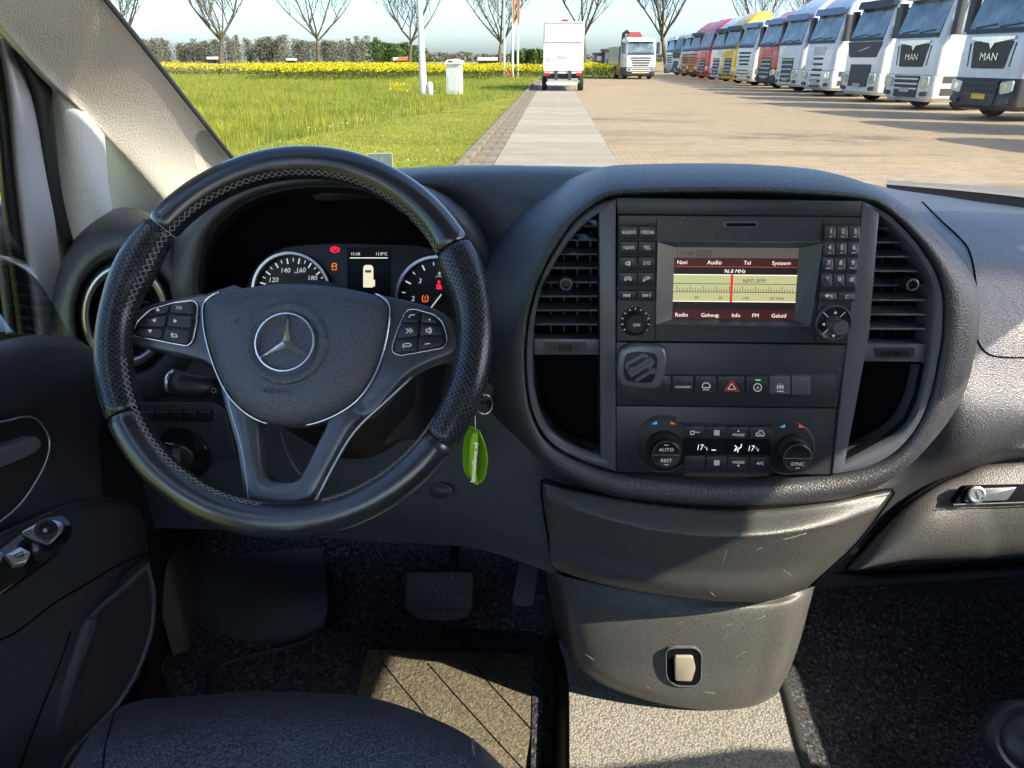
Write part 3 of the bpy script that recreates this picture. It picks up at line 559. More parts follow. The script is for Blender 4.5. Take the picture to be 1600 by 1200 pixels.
g = NG('mat_carpet'); n1 = g.noise(210, 3, .7); c = g.ramp(n1, [(.3, (.07, .062, .046)), (.6, (.17, .15, .11)), (.8, (.32, .29, .22))]); g.set(c, .95, 0, .1); g.bump(n1, 1.0, .005); M_MAT = g.m
g = NG('rubber_floor'); v1 = g.vor(300, 'F1'); c = g.ramp(v1, [(.2, (.34, .325, .28)), (.7, (.17, .165, .145))]); g.set(c, .7, 0, .3); g.bump(v1, .7, .002); M_RFLOOR = g.m
def pxpoly(mb, pts, cv=at): return mb.add([cv(*p) for p in pts], [tuple(range(len(pts)))])
# ---- van body: roof, sides, open rear and floor; unseen edges shaped for the light
XL, XR = -.66, 1.12
van = thing('van_body', 'pale van body around the cab with roof, pillars and floor', 'van', (.25, .5, .0))
zr = 1.86
hd = [(-.50, .40), (-.32, .54), (-.2, .665), (-.1, .735), (.25, .80), (.55, .77), (.8, .67), (1.0, .52)]  # front edge of the unseen roof bent to place the sunlit borders
rim_ = [(x, y, zr) for x, y in hd] + [(1.02, -1.3, zr), (-.52, -1.3, zr)]
build(MB().rings([rim_, [(x, y, z + .03) for x, y, z in rim_]], True, True, True), 'roof', [M_HEAD], van)
build(MB().box(XL, XR, -1.36, -1.30, .45, 1.0), 'rear_wall', M_HEAD, van); build(MB().box(XL, XL + .1, -1.36, -1.30, 1.0, 1.96), 'rear_pillar', M_HEAD, van); build(MB().box(XR - .1, XR, -1.36, -1.30, 1.0, 1.96), 'rear_pillar', M_HEAD, van)  # rear left open above this wall, invented to let fill light in
# right-hand door with its window opening (the sun comes in here)
wz0, wz1 = 1.17, 1.84
build(MB().prism([(XR, -1.3, .2), (XR, 1.5, .2), (XR, 1.5, wz0 + .05), (XR, -1.3, wz0)], [(XR - .09, -1.3, .2), (XR - .09, 1.5, .2), (XR - .09, 1.5, wz0 + .05), (XR - .09, -1.3, wz0)]), 'side_door', M_DASH2, van)
build(MB().prism([(XR, -.25, wz1 + .06), (XR, .30, wz1 + .005), (XR, .66, wz1 - .115), (XR - .10, .72, zr + .08), (XR - .10, -.25, zr + .08)], [(XR - .04, -.25, wz1 + .06), (XR - .04, .30, wz1 + .005), (XR - .04, .66, wz1 - .115), (XR - .14, .72, zr + .08), (XR - .14, -.25, zr + .08)]), 'window_header', M_HEAD, van)
shade_edge = [(-1.3, wz0 - .01), (.42, wz0 - .01), (.32, 1.38), (.17, 1.56), (.08, 1.70), (.02, zr + .06), (-1.3, zr + .06)]; build(MB().prism([(XR, y, z) for y, z in shade_edge], [(XR - .06, y, z) for y, z in shade_edge]), 'light_cut_wall', M_HEAD, van)  # slanted edge shaped to throw a figure's shadow on the middle floor
build(MB().tube([(1.05, .62, zr + .02), (1.09, .95, 1.62), (1.12, 1.30, 1.35), (1.13, 1.45, 1.26)], [.05, .045, .045, .05], 10), 'pillar', M_CREAM, van, True)
build(MB().box(XL - .02, XL + .05, -1.3, -.05, .2, 1.15), 'light_cut_wall', M_HEAD, van); build(MB().box(XL - .02, XL + .05, -.2, -.05, 1.15, zr + .04), 'door_pillar', M_HEAD, van)  # left side cut low so that fill light comes in
build(MB().box(XL, XL + .03, .86, 1.4, .40, 1.12), 'footwell_side', M_BLK, van); build(MB().box(XL, XR, -1.3, 1.6, .40, .44), 'floor_pan', M_BLK, van); build(MB().box(XL, XR, 1.34, 1.40, .40, 1.16), 'firewall', M_BLK, van)
# bonnet and nose of the van, below the windscreen
build(MB().loft([[(XL, 1.42, 1.17), (.23, 1.50, 1.17), (XR, 1.42, 1.17)], [(XL, 1.75, 1.10), (.23, 1.9, 1.12), (XR, 1.75, 1.10)], [(XL + .05, 2.1, .92), (.23, 2.25, .95), (XR - .05, 2.1, .92)], [(XL + .05, 2.2, .4), (.23, 2.35, .4), (XR - .05, 2.2, .4)]], 16, 5, at=lambda *p: Vector(p)), 'bonnet', M_BODY, van, True)
# ---- windscreen
g = NG('windscreen_glass'); g.b.inputs['Roughness'].default_value = 0
tp = g.n('BsdfTransparent'); tp.inputs[0].default_value = (.66, .70, .70, 1); gl = g.n('BsdfGlossy'); gl.inputs['Roughness'].default_value = .0; lw = g.n('LayerWeight'); lw.inputs['Blend'].default_value = .12
dirt = g.ramp(g.noise(130, 4, .75), [(.70, (0, 0, 0)), (.80, (1, 1, 1))]); df = g.n('BsdfDiffuse'); df.inputs[0].default_value = (.5, .48, .42, 1)
m1 = g.n('MixShader'); g.l(g.math('MINIMUM', g.math('MULTIPLY', lw.outputs['Fresnel'], .5), .10), m1.inputs[0]); g.l(tp.outputs[0], m1.inputs[1]); g.l(gl.outputs[0], m1.inputs[2])
m2 = g.n('MixShader'); g.l(g.math('MULTIPLY', dirt, .10), m2.inputs[0]); g.l(m1.outputs[0], m2.inputs[1]); g.l(df.outputs[0], m2.inputs[2]); g.l(m2.outputs[0], g.t.nodes['Material Output'].inputs[0]); M_GLASS = g.m
WS = [[(x, y + .02, zr - .01) for i, (x, y) in enumerate(hd) if i != 2], [(-.54, 1.0, 1.60), (-.36, 1.09, 1.60), (-.1, 1.14, 1.605), (.25, 1.16, 1.605), (.55, 1.14, 1.605), (.85, 1.09, 1.60), (1.03, 1.0, 1.60)], [(-.60, 1.32, 1.33), (-.4, 1.42, 1.33), (-.1, 1.47, 1.33), (.25, 1.49, 1.33), (.55, 1.47, 1.33), (.9, 1.42, 1.33), (1.08, 1.32, 1.33)], [(-.62, 1.46, 1.2), (-.4, 1.56, 1.2), (-.1, 1.61, 1.2), (.25, 1.63, 1.2), (.55, 1.61, 1.2), (.9, 1.56, 1.2), (1.10, 1.46, 1.2)]]
build(MB().loft(WS, 24, 6, at=lambda *p: Vector(p)), 'windscreen', M_GLASS, None, True, 'clear slightly dusty windscreen in front of the dashboard', 'windscreen')
# ---- left windscreen pillar
t = thing('pillar_trim', 'cream grained windscreen pillar trim on the driver side', 'pillar', at(250, 250, 1.2))
A = [(-40, -240, .66), (60, -120, .74), (160, 0, .86), (230, 86, .99), (300, 174, 1.15), (358, 246, 1.31), (420, 322, 1.5)]
A2 = [(-60, -235, .655), (40, -115, .735), (140, 8, .852), (207, 92, .975), (274, 178, 1.13), (330, 250, 1.29), (392, 330, 1.48)]
B = [(-150, -180, .61), (-60, -60, .69), (10, 24, .76), (72, 92, .85), (150, 172, .985), (215, 243, 1.10), (290, 330, 1.25)]
B2 = [(-175, -150, .615), (-75, -30, .695), (0, 42, .765), (60, 112, .855), (140, 188, .985), (196, 256, 1.10), (262, 345, 1.25)]
Cc = [(-210, -120, .64), (-120, -10, .72), (-30, 30, .79), (40, 108, .90), (118, 176, 1.02), (160, 236, 1.12), (203, 356, 1.27)]
Dd = [(-240, -100, .68), (-140, 20, .76), (-50, 50, .83), (20, 120, .95), (95, 190, 1.07), (140, 250, 1.17), (172, 362, 1.31)]
build(MB().loft([A, A2, B, B2, Cc, Dd], 60, 8), 'trim', M_CREAM, t, True)
sl_ = [at(x, y, Y + .01) for x, y, Y in cr([(x + 2, y - 2, Y) for x, y, Y in A], 8)]; build(MB().tube(sl_, .0045, 8), 'seal', M_RUB, t, True)
# small light-grey quarter trim and the dark door seal beside it
t2 = thing('quarter_trim', 'light grey corner trim between the door seal and the pillar', 'trim panel', at(130, 400, 1.0))
q0 = [(80, 136, .93), (97, 300, .97), (122, 402, 1.0)]; q1 = [(92, 134, .925), (125, 300, .965), (148, 395, .99)]; q2 = [(120, 158, .95), (150, 290, .975), (165, 380, 1.0)]; q3 = [(160, 206, 1.0), (168, 300, 1.01), (178, 352, 1.02)]; q4 = [(163, 211, 1.03), (171, 300, 1.04), (181, 352, 1.05)]
build(MB().loft([q0, q1, q2, q3, q4], 20, 6), 'panel', M_LGREY, t2, True)
t3 = thing('door_seal', 'dark rubber door seal between the silver door frame and the corner trim', 'door seal', at(100, 420, .98))
build(MB().loft([[(-20, 20, .80), (30, 100, .86), (48, 160, .91), (66, 300, .955), (92, 432, .99)], [(0, 46, .79), (40, 98, .84), (60, 160, .895), (80, 300, .945), (108, 425, .985)], [(6, 44, .81), (78, 132, .92), (84, 180, .95), (102, 300, .98), (128, 405, 1.01)]], 20, 5), 'seal', M_RUB, t3, True)
# ---- driver's door (its frame, glass and inner panel)
door = thing('driver_door', 'dark grained driver door with silver window frame, handle and window switches', 'door', (XL, .8, .6))
build(MB().loft([[(-2, 66, .82), (10, 150, .85), (22, 300, .90), (52, 524, .96)], [(6, 60, .815), (24, 150, .845), (36, 300, .895), (70, 524, .955)], [(34, 80, .86), (60, 160, .91), (84, 330, .955), (108, 528, 1.0)]], 24, 5), 'window_frame', M_BODY, door, True)
build(MB().loft([[(-40, 20, .79), (-12, 150, .83), (0, 300, .875), (28, 522, .94)], [(-32, 20, .785), (-4, 150, .825), (10, 300, .87), (40, 522, .935)], [(0, 60, .82), (14, 150, .855), (26, 300, .90), (58, 526, .965)]], 20, 4), 'window_seal', M_BLK, door, True)
build(MB().loft([[(-20, 300, .868), (9, 522, .93)], [(-10, 300, .864), (16, 522, .926)], [(-3, 300, .87), (24, 524, .934)]], 8, 3), 'window_channel', simple('grey_green_channel', (.20, .21, .17), .5), door, True)
gg = NG('side_glass'); gg.b.inputs['Roughness'].default_value = 0
tp = gg.n('BsdfTransparent'); tp.inputs[0].default_value = (.80, .84, .82, 1); gl = gg.n('BsdfGlossy'); gl.inputs['Roughness'].default_value = 0; lw = gg.n('LayerWeight'); lw.inputs['Blend'].default_value = .2
m1 = gg.n('MixShader'); gg.l(gg.math('MULTIPLY', lw.outputs['Fresnel'], .6), m1.inputs[0]); gg.l(tp.outputs[0], m1.inputs[1]); gg.l(gl.outputs[0], m1.inputs[2]); gg.l(m1.outputs[0], gg.t.nodes['Material Output'].inputs[0]); M_SGLASS = gg.m
build(MB().add([(XL + .02, -.05, 1.20), (XL + .02, .90, 1.20), (XL + .05, .66, 1.72), (XL + .06, .45, 1.80), (XL + .06, -.05, 1.82)], [(0, 1, 2, 3, 4)]), 'window_glass', M_SGLASS, door)
# dark shape added outside the door glass to darken the view
mc = atx(-8, 440, -.86); tm = thing('window_dark_shape', 'black shape added outside the driver window to darken its corner', 'mirror', (mc.x, mc.y, mc.z - .13))
build(MB().rings([[(mc.x + .07 * r * x, mc.y + .085 * r * y, mc.z + h) for x, y in circ(0, 0, 1, n=18)] for h, r in ((-.13, .5), (-.11, .85), (-.02, 1.0), (.08, .95), (.115, .6))], True, True, True), 'housing', M_BLK, tm, True)
# inner panel: upper roll, recess, armrest, pocket
def dx(x, y, X): return atx(x, y, X)
build(MB().loft([[(-160, 560, -.585), (0, 532, -.60), (58, 523, -.615), (120, 527, -.64)], [(-160, 590, -.56), (0, 552, -.572), (62, 542, -.585), (150, 552, -.62)], [(-160, 650, -.56), (0, 605, -.572), (80, 588, -.585), (190, 600, -.62)], [(-160, 760, -.585), (0, 690, -.60), (110, 650, -.615), (215, 660, -.65)], [(-160, 880, -.59), (0, 780, -.605), (120, 735, -.62), (235, 745, -.655)], [(-160, 930, -.58), (0, 832, -.595), (110, 786, -.615), (240, 775, -.655)]], 40, 8, at=dx), 'upper_panel', M_DOOR, door, True)
lowp = build(MB().loft([[(-160, 930, -.58), (0, 832, -.595), (110, 786, -.615), (240, 775, -.655)], [(-160, 948, -.535), (0, 848, -.55), (110, 803, -.58), (240, 800, -.64)], [(-160, 1010, -.515), (0, 930, -.525), (100, 880, -.56), (240, 850, -.635)], [(-160, 1080, -.53), (0, 985, -.54), (120, 910, -.575), (250, 880, -.64)], [(-160, 1130, -.58), (0, 1030, -.59), (140, 960, -.61), (260, 930, -.655)], [(-160, 1300, -.60), (0, 1200, -.61), (170, 1120, -.63), (280, 1080, -.665)], [(-160, 1420, -.60), (0, 1340, -.61), (180, 1270, -.63), (290, 1210, -.665)]], 40, 8, at=dx), 'lower_panel', M_DOOR, door, True)
PD = Pl(dx(0, 720, -.585), (.95, -.22, .08))
rec = cr([(-60, 660), (0, 658), (30, 651), (50, 654), (66, 672), (72, 692), (68, 715), (56, 742), (30, 782), (0, 810), (-60, 850)], 5)
build(MB().plate(PD, rec, -.004, .003, 0), 'handle_recess', M_BLK, door); rc = [PD.w(x, y, .005) for x, y in rec]; build(MB().tube(rc, .0011, 6), 'recess_piping', M_SILV, door, True)
build(MB().plate(PD, rnd([(-60, 706), (0, 692), (34, 680), (44, 684), (47, 694), (40, 705), (0, 722), (-60, 742)], 6), .003, .018, 3), 'door_handle', M_TRIM, door, True, sharp=40)
PA = Pl(dx(60, 850, -.52), (.62, -.30, .72))
sw = build(MB().plate(PA, rnd([(-80, 905), (0, 858), (62, 812), (98, 806), (112, 818), (112, 838), (92, 862), (40, 902), (0, 930), (-80, 975)], 10), -.012, .004, 3), 'switch_panel', M_GLOSS, door, True, sharp=40)
build(MB().plate(PA, rnd([(29, 836), (55, 822), (82, 816), (95, 820), (98, 829), (90, 840), (75, 855), (52, 847)], 7), .004, .007, 1.5), 'mirror_control', M_SILV, sw, True, sharp=40); k = PA.frame(69, 832)[3]
build(MB().lathe(PA.w(69, 833, .007), PA.n, [(19 * k, 0), (18 * k, .004), (12 * k, .005), (10 * k, .002), (0, .002)], 28), 'mirror_knob', M_BLK, sw, True, sharp=40); build(MB().lathe(PA.w(68, 834, .0092), PA.n, [(4 * k, 0), (3 * k, .0006), (0, .0006)], 14), 'knob_dot', M_SILV, sw, True)
for x, y in ((-18, 878), (24, 876)):
    b = build(MB().plate(PA, rnd([(x - 20, y - 2), (x + 4, y - 15), (x + 21, y - 6), (x + 14, y + 9), (x - 6, y + 14)], 4), .004, .012, 2.5), 'window_switch', M_SILV, sw, True, sharp=40)
build(MB().strokes(PA, [[(19, 874), (31, 869), (33, 876), (22, 879), (19, 874)]], 1.2, .0125), 'window_icon', M_BLK, sw); build(MB().strokes(PA, [[(37, 836), (45, 833), (46, 838), (39, 840), (37, 836)], [(66, 848), (74, 845), (75, 850), (68, 852), (66, 848)]], 1.0, .0075), 'mirror_icon', M_BLK, sw)
PS_ = Pl(dx(170, 1030, -.60), (.93, -.30, .12))
spk = cr([(228, 890), (236, 930), (232, 985), (212, 1045), (175, 1105), (120, 1160), (70, 1215), (85, 1130), (110, 1060), (140, 972), (190, 925), (228, 890)], 4)[:-1]
g = NG('speaker_mesh'); v1 = g.vor(620, 'F1', rnd=.15); g.set(g.ramp(v1, [(.35, (.004, .004, .004)), (.6, (.035, .037, .04))]), .6, 0, .4); g.bump(v1, .8, .002); M_SPK = g.m
sp = build(MB().plate(PS_, spk, -.01, -.002), 'speaker_grille', M_SPK, door); build(MB().ringplate(PS_, inset(spk, -7), spk, -.015, .004, 2), 'speaker_rim', M_DOOR, door, True, sharp=40)
build(MB().plate(PS_, rnd([(124, 968), (140, 962), (144, 972), (112, 1060), (78, 1150), (45, 1230), (30, 1230), (85, 1080)], 5), -.01, .012, 3), 'speaker_bar', M_DOOR, door, True, sharp=40)
build(MB().plate(PS_, cr([(240, 1050), (256, 1060), (262, 1100), (262, 1180), (200, 1240), (160, 1240), (200, 1120), (240, 1050)], 4)[:-1], -.02, .002), 'door_pocket', M_CAV, door)
flp = skin(lowp); drawn(flp, [(-60, 862), (0, 836), (60, 810), (110, 791), (160, 781), (196, 777)], .0016, 'armrest_highlight', M_TRIM, door)  # pale tube stands for the highlight along the armrest ridge
drawn(flp, [(-40, 1012), (20, 990), (80, 945), (130, 915), (190, 880), (236, 862)], .0012, 'armrest_seam', M_CAV, door); drawn(flp, [(110, 985), (95, 1030), (60, 1120), (30, 1200)], .0012, 'pocket_seam', M_CAV, door)
# =================================================================== DASHBOARD
CPL = Pl.three(at(1155, 310, .790), at(1155, 740, .757), at(1000, 310, .790))
dash = thing('dashboard', 'dark grey grained dashboard spanning the cab below the windscreen', 'dashboard', at(800, 900, .9))
# left and middle body
build(MB().loft([
    [(60, 395, 1.22), (210, 352, 1.28), (330, 325, 1.24), (450, 290, 1.15), (560, 268, 1.08), (720, 258.5, 1.03), (850, 259, 1.02), (1000, 262, 1.02)],
    [(60, 402, 1.05), (205, 372, 1.06), (330, 345, 1.04), (450, 300, 1.0), (560, 273, .98), (720, 262, .97), (850, 262, .965), (1000, 266, .96)],
    [(60, 430, .985), (205, 400, .99), (330, 375, .98), (450, 330, .965), (560, 300, .945), (720, 284, .93), (850, 284, .925), (1000, 286, .92)],
    [(60, 480, .965), (205, 450, .965), (330, 430, .98), (450, 400, 1.02), (560, 370, 1.02), (740, 340, .92), (850, 340, .89), (1000, 340, .88)],
    [(60, 560, .96), (205, 545, .955), (330, 530, .97), (450, 510, 1.0), (560, 490, 1.0), (740, 470, .91), (850, 470, .875), (1000, 470, .87)],
    [(60, 660, .97), (205, 640, .955), (330, 630, .93), (450, 620, .91), (560, 610, .89), (720, 600, .875), (850, 600, .86), (1000, 600, .86)],
    [(60, 750, .98), (205, 735, .96), (330, 730, .93), (450, 730, .905), (560, 725, .88), (720, 720, .86), (850, 720, .845), (1000, 720, .85)],
    [(60, 830, 1.0), (205, 815, .97), (330, 815, .935), (450, 822, .905), (560, 832, .88), (720, 840, .855), (800, 856, .84), (870, 878, .83)],
    [(60, 840, 1.02), (205, 825, .99), (330, 823, .955), (450, 829, .93), (560, 837, .905), (720, 846, .885), (800, 863, .87), (872, 888, .86)],
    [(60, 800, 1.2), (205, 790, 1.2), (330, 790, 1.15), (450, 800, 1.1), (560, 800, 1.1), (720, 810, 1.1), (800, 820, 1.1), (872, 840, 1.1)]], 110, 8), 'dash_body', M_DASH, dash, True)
# passenger side body
pside = build(MB().loft([
    [(1200, 270, 1.100), (1340, 284, 1.140), (1400, 296, 1.200), (1500, 310, 1.260), (1620, 326, 1.280), (1900, 370, 1.280)],
    [(1200, 300, 0.980), (1340, 310, 1.000), (1400, 318, 1.040), (1500, 332, 1.060), (1620, 350, 1.070), (1900, 400, 1.070)],
    [(1200, 340, 0.900), (1340, 345, 0.925), (1410, 352, 0.950), (1500, 364, 0.965), (1620, 382, 0.970), (1900, 440, 0.970)],
    [(1200, 400, 0.860), (1340, 400, 0.885), (1430, 402, 0.905), (1500, 410, 0.880), (1620, 430, 0.900), (1900, 490, 0.920)],
    [(1200, 480, 0.840), (1340, 480, 0.860), (1450, 480, 0.880), (1500, 484, 0.850), (1620, 498, 0.870), (1900, 560, 0.890)],
    [(1200, 570, 0.820), (1340, 570, 0.840), (1450, 570, 0.855), (1500, 574, 0.825), (1620, 584, 0.845), (1900, 640, 0.865)],
    [(1200, 660, 0.810), (1340, 660, 0.820), (1430, 650, 0.835), (1500, 644, 0.805), (1620, 650, 0.825), (1900, 700, 0.845)],
    [(1200, 780, 0.800), (1300, 760, 0.805), (1400, 730, 0.825), (1500, 704, 0.805), (1620, 690, 0.825), (1900, 740, 0.845)],
    [(1180, 900, 0.795), (1280, 860, 0.800), (1350, 800, 0.810), (1450, 745, 0.830), (1620, 706, 0.825), (1900, 760, 0.845)],
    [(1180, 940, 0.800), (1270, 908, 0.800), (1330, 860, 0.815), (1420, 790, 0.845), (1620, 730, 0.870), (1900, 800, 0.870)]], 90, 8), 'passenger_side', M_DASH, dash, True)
# padded frame round the centre stack
BAR = [(960, 306), (925, 322), (893, 350), (866, 390), (845, 430), (829, 478), (821, 530), (821, 590), (830, 645), (855, 690), (900, 718), (960, 738), (1030, 749), (1110, 755), (1200, 754), (1297, 744), (1355, 730), (1400, 706), (1432, 668), (1453, 622), (1466, 565), (1474, 505), (1471, 450), (1452, 404), (1420, 362), (1385, 330), (1350, 313), (1250, 304), (1150, 301), (1050, 302)]
BAR = crc(BAR, 4)
def grow(p, l, r, tp, b):                                            # outset with separate left / right / top / bottom amounts
    out = []
    for a, q in zip(p, inset(p, -1.0)):
        n = Vector((q[0] - a[0], q[1] - a[1])); n.normalize(); out.append((a[0] + n.x * (r if n.x > 0 else l) * abs(n.x) ** .0 * (abs(n.x)) + n.x * 0, a[1] + n.y * (b if n.y > 0 else tp) * abs(n.y)))
    return out
def cp(p, off): return [CPL.w(x, y, off) for x, y in p]
def cpv(p, base, oo, orr, ob):                                       # offset blended by which side of the barrel a point lies on
    out = []
    for a, q in zip(base, p):
        n = Vector((q[0] - a[0], q[1] - a[1])); n = n.normalized() if n.length > 1e-6 else Vector((0, 0)); wr, wb = max(0, n.x) ** 1.5, max(0, n.y) ** 1.5; wsum = max(1, wr + wb); out.append(CPL.w(*q, (oo * (wsum - wr - wb) + orr * wr + ob * wb) / wsum if wsum > 1 else oo * (1 - wr - wb) + orr * wr + ob * wb))
    return out
pad = [cp(inset(BAR, 3), -.012), cp(BAR, .001), cp(grow(BAR, 2, 2, 2, 2), .005)]
for l_, r_, t_, b_, o1, o2, o3 in ((7, 8, 5, 9, .006, .007, .010), (20, 24, 10, 22, .002, .004, .012), (40, 46, 18, 36, -.012, -.002, .005), (68, 72, 28, 44, -.036, -.018, -.008), (98, 92, 37, 48, -.070, -.045, -.03), (126, 104, 42, 50, -.130, -.11, -.08)): pad.append(cpv(grow(BAR, l_, r_, t_, b_), BAR, o1, o2, o3))
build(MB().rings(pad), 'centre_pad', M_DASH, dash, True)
build(MB().loft([[(1385, 287, 1.265), (1500, 297, 1.285), (1620, 310, 1.29), (1800, 334, 1.29)], [(1385, 300, 1.20), (1500, 314, 1.24), (1620, 330, 1.26), (1800, 360, 1.26)], [(1385, 310, 1.10), (1500, 325, 1.15), (1620, 345, 1.2), (1800, 380, 1.2)]], 16, 4), 'dark_gap_sheet', M_CAV, dash, True)  # dark sheet added for the black gap under the windscreen strip
# windscreen base strip and passenger airbag seam
build(MB().loft([[(1385, 281, 1.30), (1500, 289, 1.33), (1620, 299, 1.34), (1800, 320, 1.34)], [(1385, 284, 1.27), (1500, 293, 1.29), (1620, 305, 1.30), (1800, 328, 1.30)], [(1385, 288, 1.26), (1500, 298, 1.28), (1620, 311, 1.285), (1800, 335, 1.28)]], 20, 4), 'windscreen_strip', simple('strip_grey_beige', (.16, .15, .125), .6), dash, True)
def seam(pts, r, name, mat, par, n=6):
    build(MB().tube([at(*p) for p in cr(pts, n)], r, 6), name, mat, par, True)
fp = skin(pside); drawn(fp, [(1441, 316), (1470, 345), (1500, 373), (1515, 395), (1524, 440), (1526, 500), (1527, 530), (1540, 550), (1565, 558), (1640, 560), (1760, 575)], .0010, 'airbag_seam', M_CAV, dash)
# glove box with lock
gb = thing('glove_box', 'grey glove box lid with oblong lock on the passenger side', 'glove box', at(1460, 880, .8))
build(MB().loft([[(1322, 889, .815), (1372, 832, .82), (1430, 778, .83), (1500, 740, .845), (1600, 715, .85), (2050, 690, .85)], [(1326, 889, .803), (1378, 836, .806), (1434, 785, .815), (1500, 750, .828), (1600, 728, .835), (2050, 705, .835)],
    [(1340, 889, .79), (1400, 850, .79), (1450, 815, .795), (1510, 790, .805), (1600, 775, .81), (2050, 755, .81)], [(1345, 889, .788), (1410, 872, .785), (1470, 850, .788), (1540, 835, .795), (1600, 828, .80), (2050, 810, .80)],
    [(1335, 890, .80), (1400, 880, .80), (1480, 874, .80), (1540, 870, .805), (1600, 866, .81), (2050, 846, .81)], [(1332, 893, .86), (1400, 884, .86), (1480, 878, .86), (1540, 874, .86), (1600, 870, .87), (2050, 850, .87)]], 60, 8), 'lid', M_DASH2, gb, True)
seam([(1321, 889, .812), (1371, 831, .818), (1429, 777, .828), (1499, 739, .843), (1600, 713.5, .848), (2050, 689, .848)], .0028, 'lid_gap', M_CAV, gb)
PG_ = Pl.three(at(1500, 775, .803), at(1600, 770, .806), at(1500, 800, .795)).shift(.004)
lk = build(MB().plate(PG_, rnd([(1490, 787), (1508, 760), (1640, 757), (1640, 782)], 5), -.01, .001, 1.2), 'lock_recess', M_CAV, gb, True, sharp=40)
build(MB().plate(PG_, rnd([(1504, 784), (1514, 763), (1586, 760), (1570, 781)], 4), .0, .005, 1.5), 'latch', M_TRIM, lk, True, sharp=40); k = PG_.frame(1520, 772)[3]
build(MB().lathe(PG_.w(1522, 772, .004), PG_.n, [(14 * k, 0), (13.5 * k, .003), (11 * k, .0035), (9 * k, .002), (0, .002)], 24), 'lock_cylinder', M_SILV, lk, True, sharp=40); build(MB().strokes(PG_, [[(1520, 767), (1524, 778)]], 2.2, .0065), 'key_slot', M_BLK, lk)
build(MB().strokes(PG_, [[(1489, 788), (1640, 783)]], 2.0, .002), 'recess_edge', M_SILV, lk)
# storage flap below the centre stack
fl = thing('storage_flap', 'curved grey storage flap below the centre stack, half in sunlight', 'storage flap', at(1100, 930, .75))
T0 = [(848, 753, .775), (900, 766, .758), (1000, 786, .742), (1100, 797, .737), (1200, 796, .742), (1300, 783, .757), (1392, 767, .785)]
flap_ = build(MB().loft([[(x, y - 2, Y + .03) for x, y, Y in T0], T0, [(852, 760, .766), (905, 776, .744), (1002, 798, .727), (1100, 810, .721), (1200, 809, .727), (1298, 795, .744), (1385, 777, .776)],
    [(856, 782, .758), (915, 799, .728), (1005, 822, .706), (1100, 834, .699), (1200, 832, .705), (1292, 818, .726), (1372, 794, .764)], [(857, 794, .760), (916, 812, .730), (1005, 835, .708), (1100, 847, .701), (1200, 845, .707), (1288, 831, .728), (1365, 806, .766)], [(858, 836, .768), (918, 856, .741), (1005, 877, .721), (1095, 889, .714), (1190, 887, .720), (1274, 873, .739), (1330, 852, .770)],
    [(862, 884, .775), (922, 904, .748), (1004, 922, .732), (1085, 932, .727), (1150, 936, .73), (1212, 933, .74), (1266, 914, .77)], [(866, 887, .82), (925, 907, .82), (1004, 925, .82), (1085, 935, .82), (1150, 938, .82), (1212, 935, .82), (1264, 917, .83)]], 70, 8), 'flap', M_DASH2, fl, True)
seam([(864, 886, .776), (850, 800, .776), (846, 762, .778), (852, 750, .778), (900, 763, .762), (1000, 783, .746), (1100, 794, .741), (1200, 793, .746), (1300, 780, .761), (1384, 765, .786), (1395, 768, .789), (1392, 778, .789), (1340, 848, .772), (1268, 915, .774)], .0016, 'flap_gap', M_CAV, fl)
# lower column with bracket hole
lc = thing('console_column', 'scratched grey lower console column with a square latch hole', 'console', at(1080, 1105, .80))
shell_ = build(MB().loft([[(850, 880, .95), (862, 893, .90), (866, 895, .83), (900, 905, .80), (1000, 926, .785), (1100, 938, .782), (1200, 938, .79), (1266, 918, .815), (1275, 915, .90)],
    [(858, 930, .95), (872, 935, .88), (880, 945, .82), (905, 960, .792), (1000, 965, .776), (1100, 965, .772), (1190, 958, .778), (1255, 948, .80), (1265, 945, .9)],
    [(870, 990, .95), (885, 1000, .88), (890, 1010, .825), (915, 1025, .795), (1000, 1035, .776), (1100, 1035, .772), (1180, 1030, .776), (1234, 1018, .795), (1246, 1014, .9)],
    [(880, 1025, .95), (898, 1036, .88), (905, 1044, .83), (945, 1069, .80), (1020, 1093, .785), (1100, 1105, .782), (1170, 1100, .785), (1210, 1084, .80), (1220, 1080, .9)],
    [(880, 1026, 1.0), (898, 1037, .96), (905, 1045, .93), (945, 1070, .9), (1020, 1095, .88), (1100, 1107, .88), (1170, 1102, .88), (1210, 1086, .9), (1220, 1081, .95)]], 80, 10), 'shell', grain('scratched_console_plastic', (.078, .079, .073), .42, 700, .5, .0005, scuff=.9), lc, True)
PH = Pl.three(at(1070, 1010, .7725), at(1070, 1075, .7765), at(1140, 1030, .7745)).shift(.005)
hole = rnd([(1041, 1016), (1052, 1012), (1085, 1012), (1095, 1020), (1094, 1060), (1086, 1070), (1056, 1070), (1042, 1058)], 9)
ho = build(MB().plate(PH, hole, -.004, .0012), 'latch_hole', M_CAV, lc); build(MB().ringplate(PH, inset(hole, -2), hole, -.002, .0022, .7), 'hole_rim', M_TRIM, lc, True, sharp=40)
build(MB().plate(PH, rnd([(1053, 1022), (1082, 1022), (1086, 1040), (1080, 1060), (1054, 1059)], 4), .001, .006, 1.5), 'latch_tab', simple('tan_metal', (.30, .27, .20), .5), ho, True, sharp=40)
SCR = simple('scratch_pale', (.30, .295, .27), .7); fsh, ffl = skin(shell_), skin(flap_)
